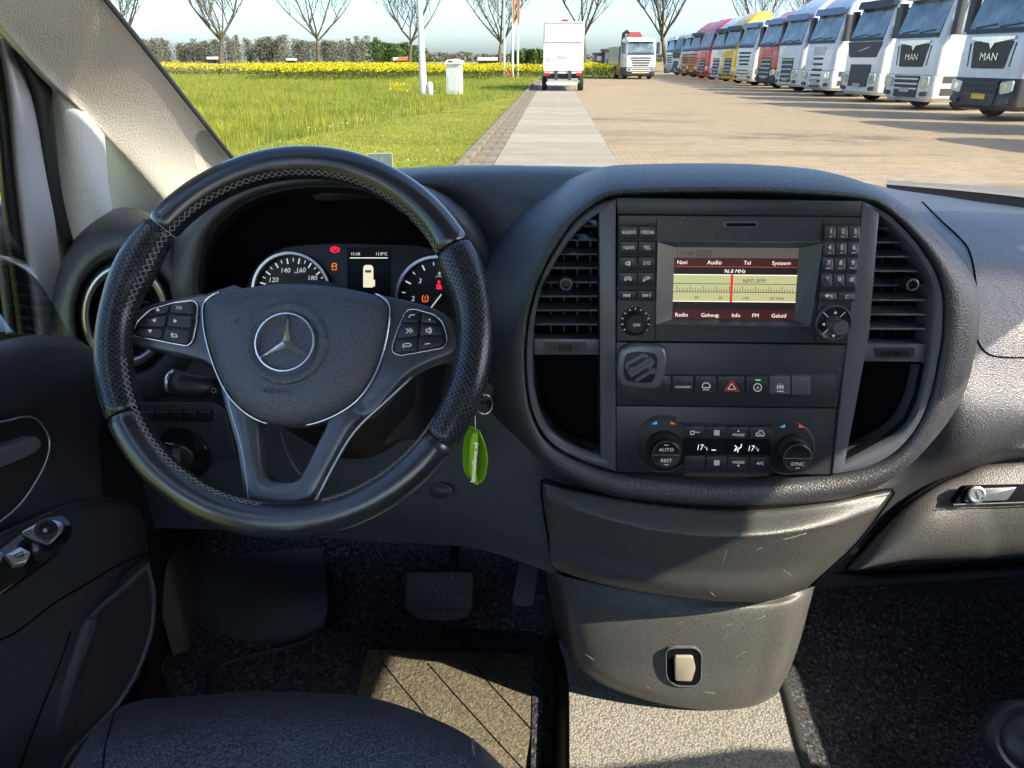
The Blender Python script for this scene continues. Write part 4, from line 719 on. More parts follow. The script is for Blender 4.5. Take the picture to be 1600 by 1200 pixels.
for q in [[(1056, 980), (1060, 974), (1068, 971)], [(1043, 957), (1073, 958)], [(1085, 955), (1105, 959)], [(1098, 1081), (1117, 1083)], [(1145, 1030), (1165, 1018)], [(910, 1019), (928, 1031)], [(1130, 1000), (1136, 994)], [(1010, 1072), (1016, 1076)], [(1180, 970), (1196, 962)]]: drawn(fsh, q, .00022, 'scratch', SCR, lc, 3, .0001)
for q in [[(1222, 843), (1240, 839), (1260, 833)], [(1110, 925), (1118, 932)], [(1135, 860), (1131, 875), (1127, 885)], [(1224, 890), (1236, 899)], [(1180, 860), (1190, 856)]]: drawn(ffl, q, .00022, 'scratch', SCR, fl, 3, .0001)
# knee panel bits: round cap, switch bank, light switch
PK = Pl.three(at(688, 768, .8585), at(600, 768, .8755), at(688, 720, .866)).shift(.003)
sb = thing('sensor_cap', 'round grille cap in the knee panel below the key strap', 'cap', PK.w(688, 790)); k = PK.frame(688, 768)[3]
build(MB().rings([[PK.w(x, y, o) for x, y in circ(688, 768, r * 19, r * 12, 28)] for r, o in ((1.08, -.004), (1.08, .001), (1.0, .002), (.93, .0005), (.9, .0015), (0.02, .003))]), 'cap', M_DASH, sb, True)
PSW = Pl.three(at(280, 650, .922), at(350, 650, .915), at(280, 740, .925)).shift(.016)
bank = thing('switch_bank', 'slim row of dark switches in the lower dash behind the steering wheel', 'switches', PSW.w(280, 665))
build(MB().plate(PSW, rnd([(200, 628), (330, 628), (352, 640), (372, 720), (300, 722), (205, 720)], 8), -.03, -.001, 2), 'surround', M_PANEL, bank, True, sharp=40); build(MB().strokes(PSW, [[(215, 629), (335, 631)]], 1.6, .0005), 'surround_edge', M_TRIM, bank)
for i in range(5):
    x = 222 + 22.5 * i; b = build(MB().plate(PSW, rect(x, 641, x + 21, 658, 2), -.001, .004, 1.2), 'switch', M_BLK, bank, True, sharp=40); build(MB().strokes(PSW, [[(x + 2, 641.5), (x + 19, 641.5)]], 1.5, .0042), 'switch_edge', M_TRIM, b)
ls = thing('light_switch', 'round black headlight switch with grey markings below the switch row', 'light switch', PSW.w(285, 720)); k = PSW.frame(285, 705)[3]
build(MB().lathe(PSW.w(288, 708, .0), PSW.n, [(40 * k, -.004), (40 * k, .002), (37 * k, .003), (35 * k, .001), (24 * k, .001)], 36), 'dial', M_GLOSS, ls, True, sharp=40); build(MB().lathe(PSW.w(288, 708, .001), PSW.n, [(24 * k, 0), (23 * k, .012), (20 * k, .014), (0, .014)], 30), 'knob', M_BLK, ls, True, sharp=40)
build(MB().plate(PSW, rect(280, 692, 292, 726, 3), .014, .02, 1.5), 'grip', M_TRIM, ls, True, sharp=40); build(MB().strokes(PSW, [[(272, 681), (284, 683)], [(258, 688), (265, 686)], [(296, 687), (304, 690)], [(285, 700), (286, 706)]], 2.0, .0212), 'marking', M_PRINTD, ls)
# ---- left end pod with round air vent
pod = thing('side_vent', 'round air vent with silver ring at the driver end of the dashboard', 'air vent', at(180, 620, .93))
def ell(rx, ry, Y, n=48, cx=196, cy=492): return [at(x, y, Y) for x, y in circ(cx, cy, rx, ry, n)]
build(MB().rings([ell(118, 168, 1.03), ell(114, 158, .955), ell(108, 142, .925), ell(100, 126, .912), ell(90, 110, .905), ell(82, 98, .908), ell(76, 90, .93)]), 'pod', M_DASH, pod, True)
build(MB().rings([ell(76, 90, .93), ell(70, 82, .922), ell(66, 76, .925)]), 'recess', M_BLK, pod, True); build(MB().rings([ell(69, 82, .915), ell(66, 79, .906), ell(60, 72, .906), ell(56, 67, .918)]), 'ring', M_SILV, pod, True)
build(MB().rings([ell(57, 68, .918), ell(50, 58, .94), ell(2, 2, .945)]), 'bowl', M_CAV, pod, True)
for i in range(5): build(MB().tube([at(196 - 44 + abs(i - 2) * 7, 455 + 18 * i, .925), at(196 + 44 - abs(i - 2) * 7, 455 + 18 * i, .925)], .0022, 6), 'vane', M_BLK, pod)
# ---- instrument binnacle and cluster
cl = thing('instrument_cluster', 'instrument cluster under a dark hood behind the steering wheel', 'instrument cluster', at(540, 520, .90))
HI = crc([(318, 470), (314, 425), (326, 372), (356, 334), (402, 306), (470, 291), (560, 292), (636, 309), (692, 344), (726, 396), (738, 450), (736, 510), (700, 560), (520, 575), (370, 560)], 5)
def sc_(p, kx, ky, cx=527, cy=440): return [(cx + (x - cx) * kx, cy + (y - cy) * ky) for x, y in p]
def yy(p, Y): return [at(x, y, Y) for x, y in p]
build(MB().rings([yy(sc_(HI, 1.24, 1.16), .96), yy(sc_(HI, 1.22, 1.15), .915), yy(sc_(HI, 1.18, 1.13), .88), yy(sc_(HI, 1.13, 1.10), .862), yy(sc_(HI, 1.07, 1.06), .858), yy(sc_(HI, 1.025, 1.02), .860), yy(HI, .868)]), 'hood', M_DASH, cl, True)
build(MB().rings([yy(HI, .868), yy(sc_(HI, .995, .99), .866), yy(sc_(HI, .985, .975), .872), yy(sc_(HI, .96, .95), .90), yy(sc_(HI, .93, .92), .95), yy(sc_(HI, .91, .90), .965)]), 'inner_rim', M_PANEL, cl, True)
CL = Pl.three(at(527, 380, .930), at(700, 380, .930), at(527, 500, .905))
build(MB().plate(CL, sc_(HI, .97, .97), -.03, -.012), 'back_plate', M_CAV, cl)
fc = build(MB().plate(CL, crc([(380, 470), (400, 415), (440, 388), (500, 381), (535, 380), (617, 382), (665, 386), (715, 410), (735, 460), (730, 560), (380, 560)], 4), -.012, 0, 2), 'fascia', M_PANEL, cl, True, sharp=40)
M_DIAL = emis('dial_white', (1, 1, 1), .14)
def gauge(cx, cy, r, nums, t0, t1, a0, a1, extra):
    k = CL.frame(cx, cy)[3]; o = CL.w(cx, cy)
    gg_ = build(MB().lathe(o, CL.n, [(r * k, 0), (r * k, .008), (r * .97 * k, .010), (r * .90 * k, .010), (r * .88 * k, .001), (0, .001)], 56), 'gauge', M_BLK, cl, True, sharp=40)
    build(MB().lathe(o, CL.n, [(r * 1.0 * k, .0075), (r * .99 * k, .0108), (r * .93 * k, .0108), (r * .92 * k, .0075)], 56), 'gauge_ring', M_SILV, gg_, True, sharp=40)
    mb = MB()
    for i in range(t1 - t0 + 1):
        a = rad(a0 + (a1 - a0) * i / (t1 - t0)); r1, r2 = (r * .86, r * .74) if i % 2 == 0 else (r * .86, r * .79); mb.strokes(CL, [[(cx + r1 * math.cos(a), cy - r1 * math.sin(a)), (cx + r2 * math.cos(a), cy - r2 * math.sin(a))]], 2.2 if i % 2 == 0 else 1.4, .002)
    for s, ang in nums: a = rad(ang); text(mb, CL, s, cx + r * .60 * math.cos(a), cy - r * .60 * math.sin(a) + 4, 7.4, .002, slant=.2)
    text(mb, CL, *extra, .002); build(mb, 'scale', M_DIAL, gg_); return gg_
gauge(459, 457, 62, [('100', 172), ('120', 147), ('140', 110), ('160', 72), ('180', 38), ('200', 8)], 0, 22, 205, -25, ('km/h', 464, 427, 2.6))
g2 = gauge(685, 466, 66, [('2', 180), ('3', 136), ('4', 88), ('5', 40), ('1', 222)], 0, 14, 225, -30, ('x1000/min', 689, 433, 2.6))
build(MB().strokes(CL, [[(674, 482), (691, 460)]], 2.0, .010), 'needle', M_DIAL, g2); k = CL.frame(685, 466)[3]; build(MB().lathe(CL.w(687, 466, .001), CL.n, [(9 * k, 0), (8.5 * k, .007), (0, .008)], 24), 'hub', M_BLK, g2, True)
build(MB().lathe(CL.w(715, 481, .001), CL.n, [(20 * k, 0), (20 * k, .006), (17 * k, .006), (17 * k, .002), (0, .002)], 30), 'small_gauge', M_BLK, cl, True, sharp=40)
E_RED = emis('red_telltale', (1.0, .02, .06), .32); E_AMB = emis('amber_telltale', (1.0, .22, .03), .25); E_WHT = emis('display_white', (1.0, .97, .88), .25); E_CRM = emis('display_cream', (.95, .88, .62), .22)
def lamp(mb, name, mat): build(mb, name, mat, cl)
lamp(MB().strokes(CL, [circ(524, 390, 4.6, 4.6, 14) + [(528.6, 390)], [(522.6, 392.6), (522.6, 387.4), (525.3, 387.6), (525.6, 390), (522.6, 390.2)], [(518.2, 386.5), (517.2, 390), (518.2, 393.5)], [(529.8, 386.5), (530.8, 390), (529.8, 393.5)]], 1.3, .002), 'parking_brake_lamp', E_RED)
lamp(MB().strokes(CL, [[(520, 413), (521, 411.5), (525, 411.5), (526, 413), (526, 421.5), (520, 421.5), (520, 413)], [(518.5, 414), (520, 414)], [(526, 414), (527.5, 414)], [(521, 416), (525, 416)]], 1.2, .002), 'door_ajar_lamp', E_AMB)
lamp(MB().strokes(CL, [circ(686.5, 440.5, 1.5, 1.5, 8) + [(688, 440.5)], [(683, 451), (684.5, 445), (688.5, 445), (690, 451), (683, 451)], [(683.5, 444.5), (690, 451)]], 1.7, .003), 'seat_belt_lamp', E_RED)
lamp(MB().strokes(CL, [[(661.5, 471), (660.3, 467), (661.3, 462.5), (662.5, 461.5)], [(667.5, 461.5), (668.7, 462.5), (669.7, 467), (668.5, 471)], [(661.5, 471), (668.5, 471)], [(665, 463.5), (665, 467.2)], [(665, 468.6), (665, 469.2)]], 1.2, .003), 'tyre_pressure_lamp', E_AMB)
ds = build(MB().plate(CL, rect(543, 386, 610, 470), -.004, .002), 'info_display', simple('matt_display', (.006, .006, .008), .35, spec=.15), cl)
mb = MB(); text(mb, CL, '11:10', 549, 399, 4.6, .003, 'l'); text(mb, CL, '11.0°C', 606, 399, 4.6, .003, 'r'); mb.strokes(CL, [[(548, 403), (606, 403)]], 1.3, .003); build(mb, 'display_text', E_WHT, ds)
build(MB().plate(CL, rnd([(568.5, 418), (571, 414), (581, 414), (584, 418), (584, 449), (568.5, 449)], 2), .002, .0032).plate(CL, rect(584, 437, 586.5, 447), .002, .003), 'van_picture', E_CRM, ds)
build(MB().plate(CL, rnd([(571, 422), (581.5, 422), (580.5, 426), (572, 426)], 1), .0032, .0038), 'van_screen', M_GLOSS, ds)

# small printed card at the foot of the windscreen
st1 = thing('dash_card', 'small grey-green card standing at the foot of the windscreen behind the wheel', 'card', at(598, 262, 1.12)); cdp = Pl(at(598, 250, 1.12), (0, -1, .25))
build(MB().plate(cdp, [(575, 241), (612, 240), (613, 262), (575, 262)], -.001, .001), 'card', simple('card_grey_green', (.16, .20, .17), .5), st1); build(MB().strokes(cdp, [[(575, 240.5), (613, 239.5), (613.5, 262)]], 1.6, .0015), 'border', simple('card_border', (.5, .52, .45), .6), st1); mb = MB(); text(mb, cdp, 'S', 597, 252, 6, .0018); build(mb, 'lettering', simple('card_print', (.4, .42, .4), .6), st1)
# =================================================================== CENTRE STACK
cs = thing('centre_stack', 'graphite centre stack frame holding vents, radio and climate panel', 'centre stack', CPL.w(1140, 750))
LI = [(938, 333), (912, 352), (884, 385), (860, 424), (842, 468), (834, 520), (834, 585), (842, 636), (862, 674), (902, 700), (940, 711)]
RI = [(1371, 334), (1398, 360), (1428, 395), (1448, 432), (1456, 470), (1454, 520), (1447, 575), (1436, 625), (1420, 660), (1392, 686), (1318, 724)]
def side(o, i, x_top, x_bot):                                         # trim band between the barrel outline and the vent opening
    return o, i
lo = resample(cr([(961, 309), (925, 325), (893, 353), (867, 392), (846, 432), (831, 480), (823, 530), (823, 590), (832, 643), (857, 687), (901, 715), (961, 735)], 6), 60)
li = resample(cr(LI, 6), 60)
def band(outer, inner, name, off=.004):
    rs = [cp(outer, -.01), cp(outer, off - .002), [CPL.w(a[0] * .8 + b[0] * .2, a[1] * .8 + b[1] * .2, off) for a, b in zip(outer, inner)], [CPL.w(a[0] * .25 + b[0] * .75, a[1] * .25 + b[1] * .75, off - .001) for a, b in zip(outer, inner)], cp(inner, off - .005), cp(inner, -.035)]
    return build(MB().rings(rs, False), name, M_TRIM, cs, True, sharp=50)
band(lo, li, 'side_trim')
ro = resample(cr([(1350, 315), (1384, 332), (1418, 364), (1450, 406), (1469, 451), (1472, 505), (1464, 564), (1451, 621), (1430, 667), (1398, 704), (1354, 728), (1298, 741)], 6), 60)
band(ro, resample(cr(RI, 6), 60), 'side_trim')
build(MB().plate(CPL, [(936, 330), (962, 310), (962, 736), (938, 713)], -.04, .003, 1.5), 'pillar_trim', M_TRIM, cs, True, sharp=40)
build(MB().plate(CPL, [(1347, 316), (1372, 332), (1356, 525), (1318, 726), (1299, 740)], -.04, .003, 1.5), 'pillar_trim', M_TRIM, cs, True, sharp=40)
build(MB().plate(CPL, [(963, 309), (1346, 314), (1345, 337.5), (965, 334.5)], -.02, .002, .6), 'top_panel', M_PANEL, cs, True, sharp=40)
def vent(lab, inner, slats, vanes, knob, wheelpan, thumb, bot):
    v = thing('air_vent', lab, 'air vent', CPL.w(*knob), 'centre air vents'); bk = CPL.shift(-.045)
    build(MB().plate(bk, inner, -.002, 0), 'duct', M_CAV, v)
    for x0, x1, y in slats:
        a, b = (x0, y), (x1, y)
        build(MB().add([CPL.w(x0, y - 1.0, -.004), CPL.w(x1, y - 1.0, -.004), CPL.w(x1, y + 1.2, -.0035), CPL.w(x0, y + 1.2, -.0035), CPL.w(x0, y - 6, -.030), CPL.w(x1, y - 6, -.030), CPL.w(x1, y - 3.5, -.030), CPL.w(x0, y - 3.5, -.030)], [(0, 1, 2, 3), (4, 5, 1, 0), (3, 2, 6, 7), (0, 3, 7, 4), (1, 5, 6, 2)]), 'slat', M_TRIM, v)
    for x, y0, y1 in vanes: build(MB().plate(bk, rect(x - 1.2, y0, x + 1.2, y1), -.0, .012), 'vane', M_BLK, v)
    k = CPL.frame(*knob)[3]; kn = build(MB().lathe(CPL.w(*knob, -.01), CPL.n, [(9 * k, 0), (10 * k, .012), (11 * k, .022), (9.5 * k, .026), (6 * k, .026), (5 * k, .022), (0, .022)], 24), 'knob', M_BLK, v, True, sharp=40); build(MB().lathe(CPL.w(*knob, .0162), CPL.n, [(9.6 * k, 0), (8 * k, .0005), (7.4 * k, .0005)], 24), 'knob_cap', M_TRIM, kn, True)
    tp_ = build(MB().plate(CPL, wheelpan, -.03, -.003, 1.5), 'wheel_panel', M_TRIM, v, True, sharp=40); x0, y0, x1, y1 = thumb
    build(MB().plate(CPL, rnd([(x0 - 10, y0 - 4), (x1 + 10, y0 - 4), (x1 + 7, y1 + 4), (x0 - 8, y1 + 4)], 3), -.003, -.0022, .4), 'wheel_recess', M_PANEL, tp_); k = CPL.frame(x0, y0)[3]
    o, r, u, _ = CPL.frame((x0 + x1) / 2, (y0 + y1) / 2); mb = MB().lathe(CPL.w((x0 + x1) / 2, (y0 + y1) / 2, -.009) - u * (y1 - y0) * k / 2, u, [(.6 * (x1 - x0) / 2 * k, 0), ((x1 - x0) / 2 * k, .0), ((x1 - x0) / 2 * k, (y1 - y0) * k), (.6 * (x1 - x0) / 2 * k, (y1 - y0) * k)], 40)
    mb.v = [tuple(Vector(q) + CPL.n * (-(Vector(q) - CPL.w((x0 + x1) / 2, (y0 + y1) / 2, -.009)).dot(CPL.n) * .55)) for q in mb.v]; build(mb, 'thumb_wheel', M_BLK, tp_)
    for i in range(9): x = x0 + (x1 - x0) * (i + .5) / 9; build(MB().plate(CPL, rect(x - .7, y0 + 1, x + .7, y1 - 1), -.003, .0005 - .0012 * abs(i - 4) / 4), 'rib', M_BLK, tp_)
    pk = build(MB().plate(CPL.shift(-.06), bot, -.002, 0), 'bin_back', M_CAV, v); bb = [cp(inset(bot, -1), -.004), cp(bot, -.012), [CPL.shift(-.06).w(x, y) for x, y in bot]]; build(MB().rings(bb), 'bin_wall', M_BLK, v, True, sharp=40)
vent('left centre air vent with small knob, nearest the steering wheel', inset(li, -1) + [], [(913, 934, 354), (893, 934, 376), (876, 934, 398), (858, 934, 420), (846, 934, 442), (840, 934, 464), (837, 934, 486), (836, 934, 508)], [(861, 425, 524), (881, 400, 524), (902, 375, 524), (922, 360, 524)], (884, 440), [(834, 530), (936, 531), (936, 556), (835, 556)], (859, 539, 907, 550), rnd([(836, 560), (936, 560), (937, 711), (902, 698), (864, 672), (845, 635), (837, 590)], 4))
vent('right centre air vent with small knob, nearest the passenger', inset(resample(cr(RI, 6), 60), -1), [(1371, 1389, 357.5), (1370, 1407, 379.5), (1369, 1424, 402), (1367, 1437, 424.5), (1365, 1450, 447), (1362, 1451, 470), (1360, 1450, 492.5), (1357, 1449, 515)], [(1371, 400, 534), (1392, 380, 534), (1413, 400, 534), (1433, 430, 534)], (1415, 441), [(1354, 538), (1450, 539), (1447, 567), (1349, 566)], (1377, 548, 1422, 557), rnd([(1348, 570), (1446, 571), (1434, 625), (1418, 660), (1390, 684), (1320, 721), (1328, 690)], 4))
# ---- radio
rd = thing('car_radio', 'dark car radio with colour display, keypad and round knobs', 'radio', CPL.w(1150, 536))
build(MB().ringplate(CPL, [(965.5, 335.5), (1343.5, 338.5), (1322, 536), (963, 532)], [(1027, 377), (1284, 379), (1263, 509), (1024, 506)], -.02, .003, 1.2), 'fascia', M_PANEL, rd, True, sharp=40)
build(MB().plate(CPL, [(948, 296), (1358, 299), (1306, 748), (952, 746)], -.03, -.022), 'back_plate', M_CAV, cs)
def btn(pl, par, pts, name='button', mat=None, h=.003, off=.003, b=1.0): return build(MB().plate(pl, pts, off - .001, off + h, b), name, mat or M_PANEL, par, True, sharp=40)
build(MB().plate(CPL, [(966, 348), (1025, 348), (1023, 470), (964, 469)], .002, .0034), 'key_well', M_BLK, rd); build(MB().plate(CPL, [(1284, 348), (1342, 349), (1333, 470), (1275, 469)], .002, .0034), 'key_well', M_BLK, rd)
rows = [(352, 372), (376, 396), (400, 420), (424, 444), (452, 467)]; names = [('RADIO', 'MEDIA'), ('NAVI', 'TEL'), (None, 'SYS'), (None, None), (None, None)]
for j, (y0, y1) in enumerate(rows):
    sh = -.55 * j
    for i, (x0, x1) in enumerate(((968, 995.5), (997.5, 1023))):
        b = btn(CPL, rd, rect(x0 + sh, y0, x1 + sh, y1, 1.5), h=.004); xm = (x0 + x1) / 2 + sh; ym = (y0 + y1) / 2; mb = MB(); s = names[j][i]
        if s: text(mb, CPL, s, xm, ym + 2.3, 5.4 if len(s) > 4 else 5.6, .0078, sx=.92)
        elif j == 2: mb.strokes(CPL, [[(xm - 4, ym - 1.5), (xm - 1.5, ym - 1.5), (xm + 1, ym - 3.5), (xm + 1, ym + 3.5), (xm - 1.5, ym + 1.5), (xm - 4, ym + 1.5), (xm - 4, ym - 1.5)], [(xm + 2.5, ym - 3), (xm + 2.5, ym + 3)]], 1.1, .0075)
        elif j == 3: mb.strokes(CPL, [[(xm - 5, ym + 2), (xm - 5, ym - 1), (xm - 3, ym - 3), (xm + 3, ym - 3), (xm + 5, ym - 1), (xm + 5, ym + 2), (xm + 3, ym + 2), (xm + 2, ym), (xm - 2, ym), (xm - 3, ym + 2), (xm - 5, ym + 2)]] if i == 0 else [[(xm - 5, ym + 3.5), (xm - 4, ym), (xm, ym - 3), (xm + 4.5, ym - 2.5), (xm + 5, ym - .5), (xm + 2, ym), (xm - 2, ym + 2), (xm - 5, ym + 3.5)]], 1.1, .0075)
        else:
            d = -1 if i == 0 else 1
            for q in (-2.5, 1.5): mb.strokes(CPL, [[(xm + q * 1.2 - 1.5 * d, ym - 2.2), (xm + q * 1.2 + 1.5 * d, ym), (xm + q * 1.2 - 1.5 * d, ym + 2.2), (xm + q * 1.2 - 1.5 * d, ym - 2.2)]], .9, .0075)
            mb.strokes(CPL, [[(xm + 6 * d, ym - 2.5), (xm + 6 * d, ym + 2.5)]], .9, .0075)
        build(mb, 'lettering', M_PRINT, b)
keys = ['123', '456', '789', '*0#']; sub = [['OO', 'ABC', 'DEF'], ['GHI', 'JKL', 'MNO'], ['PQRS', 'TUV', 'WXYZ'], ['+', '', '']]; M_KEY = simple('grey_keypad', (.055, .06, .07), .4)
for j, (y0, y1) in enumerate([(352, 372), (377, 397), (401, 421), (426, 446)]):
    for i in range(3):
        x0 = 1285.5 + 18.8 * i - 1.75 * j; b = btn(CPL, rd, rect(x0, y0, x0 + 16.8, y1, 1.2), 'key', M_KEY, .004); mb = MB(); text(mb, CPL, keys[j][i], x0 + 8.4, y0 + 11.5, 7.4, .0075)
        if sub[j][i]: text(mb, CPL, sub[j][i], x0 + 8.4, y0 + 17.5, 2.3, .0075)
        build(mb, 'lettering', M_PRINT, b)
for (x0, x1, s) in ((1277, 1304, ''), (1306, 1332, 'C')):
    b = btn(CPL, rd, rect(x0, 455, x1, 467, 1.2), 'key', M_KEY, .004); mb = MB()
    if s: text(mb, CPL, s, 1319, 464, 5.5, .0075)
    else: mb.strokes(CPL, [[(1296, 464), (1296, 460), (1287, 460)], [(1290, 457.5), (1286, 460), (1290, 462.5)]], 1.2, .0075)
    build(mb, 'lettering', M_PRINT, b)
def knob(par, x, y, prof, name, mat, n=32): k = CPL.frame(x, y)[3]; return build(MB().lathe(CPL.w(x, y, .002), CPL.n, [(r * k, h) for r, h in prof], n), name, mat, par, True, sharp=35)
kn = knob(rd, 992, 501, [(23, 0), (23, .003), (21.5, .004), (20.5, .0025), (18, .0025), (17.5, .016), (16, .0185), (14, .019), (13.4, .018), (0, .018)], 'volume_knob', M_BLK); mb = MB(); text(mb, CPL, 'ON', 991.5, 503.5, 5, .0205)
for i in range(11): a = rad(215 - 25 * i); mb.strokes(CPL, [[(992 + 19.6 * math.cos(a), 501 - 19.6 * math.sin(a)), (992 + 22 * math.cos(a), 501 - 22 * math.sin(a))]], 1.3, .0065)
build(mb, 'lettering', M_PRINT, kn); k = CPL.frame(992, 501)[3]; build(MB().lathe(CPL.w(992, 501, .0175), CPL.n, [(17.7 * k, -.001), (17.2 * k, .001), (16.4 * k, .0016)], 32), 'knob_edge', M_TRIM, kn, True)
dp = knob(rd, 1299, 502, [(27, 0), (27, .005), (25.5, .0065), (24, .006), (12, .004), (0, .004)], 'direction_pad', M_BLK, 40); build(MB().lathe(CPL.w(1299, 502, .002), CPL.n, [(27.4 * k, .003), (26.8 * k, .0066), (25.6 * k, .0074), (25 * k, .006)], 40), 'pad_ring', M_TRIM, dp, True)
mb = MB()
for x, y, a in ((1301, 486, 90), (1298, 522, -90), (1283, 504, 180), (1316, 504, 0)): c_, s_ = math.cos(rad(a)), math.sin(rad(a)); mb.add([CPL.w(x + c_ * u - s_ * v, y - s_ * u - c_ * v, .0085) for u, v in ((2.6, 0), (-1.6, 2.6), (-1.6, -2.6))], [(0, 1, 2)])
for a in (45, 135, 225, 315): mb.strokes(CPL, [[(1299 + 13 * math.cos(rad(a)), 502 + 13 * math.sin(rad(a))), (1299 + 24 * math.cos(rad(a)), 502 + 24 * math.sin(rad(a)))]], .8, .0085)
build(mb, 'arrow', M_PRINT, dp); build(MB().lathe(CPL.w(1299, 503, .006), CPL.n, [(12 * k, 0), (10 * k, .006), (10 * k, .014), (12 * k, .020), (11 * k, .023), (0, .0235)], 28), 'joystick', M_TRIM, dp, True, sharp=50)
sl2 = build(MB().plate(CPL, rect(1128, 345.5, 1182, 355, 3.5), .002, .0036, .5), 'slot_rim', M_TRIM, rd); build(MB().plate(CPL, rect(1134, 348, 1180, 353.2, 2), .0036, .004), 'disc_slot', M_CAV, sl2)
build(MB().strokes(CPL, [[(965, 334.5), (1344, 338)], [(963, 533), (1322, 537.5)], [(1025, 340), (1023, 531)], [(1284, 342), (1272, 534)]], 1.2, .0034), 'panel_seam', M_CAV, rd)
# display
bz0, bz1 = [(1027, 377), (1284, 379), (1263, 509), (1024, 506)], [(1054, 386), (1248, 387.5), (1240.5, 500), (1050, 498)]
D4 = Pl(CPL.p - CPL.n * .010, CPL.n)
build(MB().rings([cp(inset(bz0, -2), .003), cp(bz0, .0045), [D4.w(*q, .001) for q in bz1], [D4.w(*q, -.004) for q in bz1]]), 'display_bezel', M_TRIM, rd)
scn = build(MB().plate(D4, bz1, -.003, 0), 'display', M_GLOSS, rd)
def sxy(u, v):                                                       # position on the screen, 0..1
    a, b, c, d = [Vector(q) for q in bz1]; return tuple((a * (1 - u) + b * u) * (1 - v) + (d * (1 - u) + c * u) * v)
def quad(mb, u0, v0, u1, v1, off): return mb.add([D4.w(*sxy(u, v), off) for u, v in ((u0, v0), (u1, v0), (u1, v1), (u0, v1))], [(0, 1, 2, 3)])
S_GRY = emis('screen_grey', (.10, .085, .08), .25); S_RED = emis('screen_dark_red', (.05, .008, .008), .25); S_BLK = emis('screen_black', (.012, .006, .006), .25); S_PAL = emis('screen_pale', (.66, .66, .33), .2); S_WHT = emis('screen_white', (.95, .90, .82), .3); S_INK = simple('screen_ink', (.01, .01, .01), .6); S_NDL = emis('screen_needle', (.55, .02, .02), .3); S_LIN = emis('screen_line', (.40, .05, .05), .3); S_LT = emis('screen_light', (1, .98, .85), .3)
for v0, v1, mt, nm in ((0, .145, S_GRY, 'status_bar'), (.145, .262, S_RED, 'menu_bar'), (.262, .375, S_BLK, 'frequency_bar'), (.375, .755, S_PAL, 'tuning_scale'), (.755, .865, S_BLK, 'gap_bar'), (.865, 1, S_RED, 'function_bar')): build(quad(MB(), 0, v0, 1, v1, .0006), nm, mt, scn)
def stext(mb, s, u, v, h, al='c', **kw): x, y = sxy(u, v); return text(mb, D4, s, x, y, h, .0013, al, **kw)
mb = MB()
for s, u in (('Navi', .065), ('Audio', .325), ('Tel', .59), ('Systeem', .865)): stext(mb, s, u, .235, 6.2 if s != 'Audio' else 6.6)
for s, u in (('Radio', .075), ('Geheug.', .31), ('Info', .52), ('FM', .68), ('Geluid', .87)): stext(mb, s, u, .965, 6.2)
stext(mb, '96.8 MHz', .49, .352, 6.0, slant=.18); build(mb, 'screen_lettering', S_WHT, scn, kind='stuff')
mb = MB(); stext(mb, '11:10', .10, .108, 5.8); stext(mb, 'TA', .205, .105, 4.2); stext(mb, 'TP', .27, .105, 4.2)
for u in (.205, .27): mb.strokes(D4, [[sxy(u - .025, .045), sxy(u + .025, .045), sxy(u + .025, .12), sxy(u - .025, .12), sxy(u - .025, .045)]], .8, .0012)
stext(mb, 'NPO 3FM', .65, .485, 6.0, slant=.18); mb.strokes(D4, [[sxy(0, .505), sxy(1, .505)], [sxy(0, .62), sxy(1, .62)]], .9, .0012)
for i in range(45): u = .03 + .94 * i / 44; mb.strokes(D4, [[sxy(u, .62), sxy(u, .575 if i % 5 else .54)]], .8, .0012)
for s, u in (('90', .19), ('95', .385), ('100', .59), ('105 MHz', .84)): stext(mb, s, u, .72, 4.6, slant=.18)
build(mb, 'screen_ink', S_INK, scn); build(quad(MB(), .462, .375, .482, .762, .0016), 'tuning_needle', S_NDL, scn)
build(MB().strokes(D4, [[sxy(0, .268), sxy(1, .268)]], 1.0, .0012), 'red_line', S_LIN, scn); build(MB().strokes(D4, [[sxy(0, .380), sxy(1, .380)], [sxy(0, .75), sxy(1, .75)]], 1.2, .0013), 'bright_line', S_LT, scn)
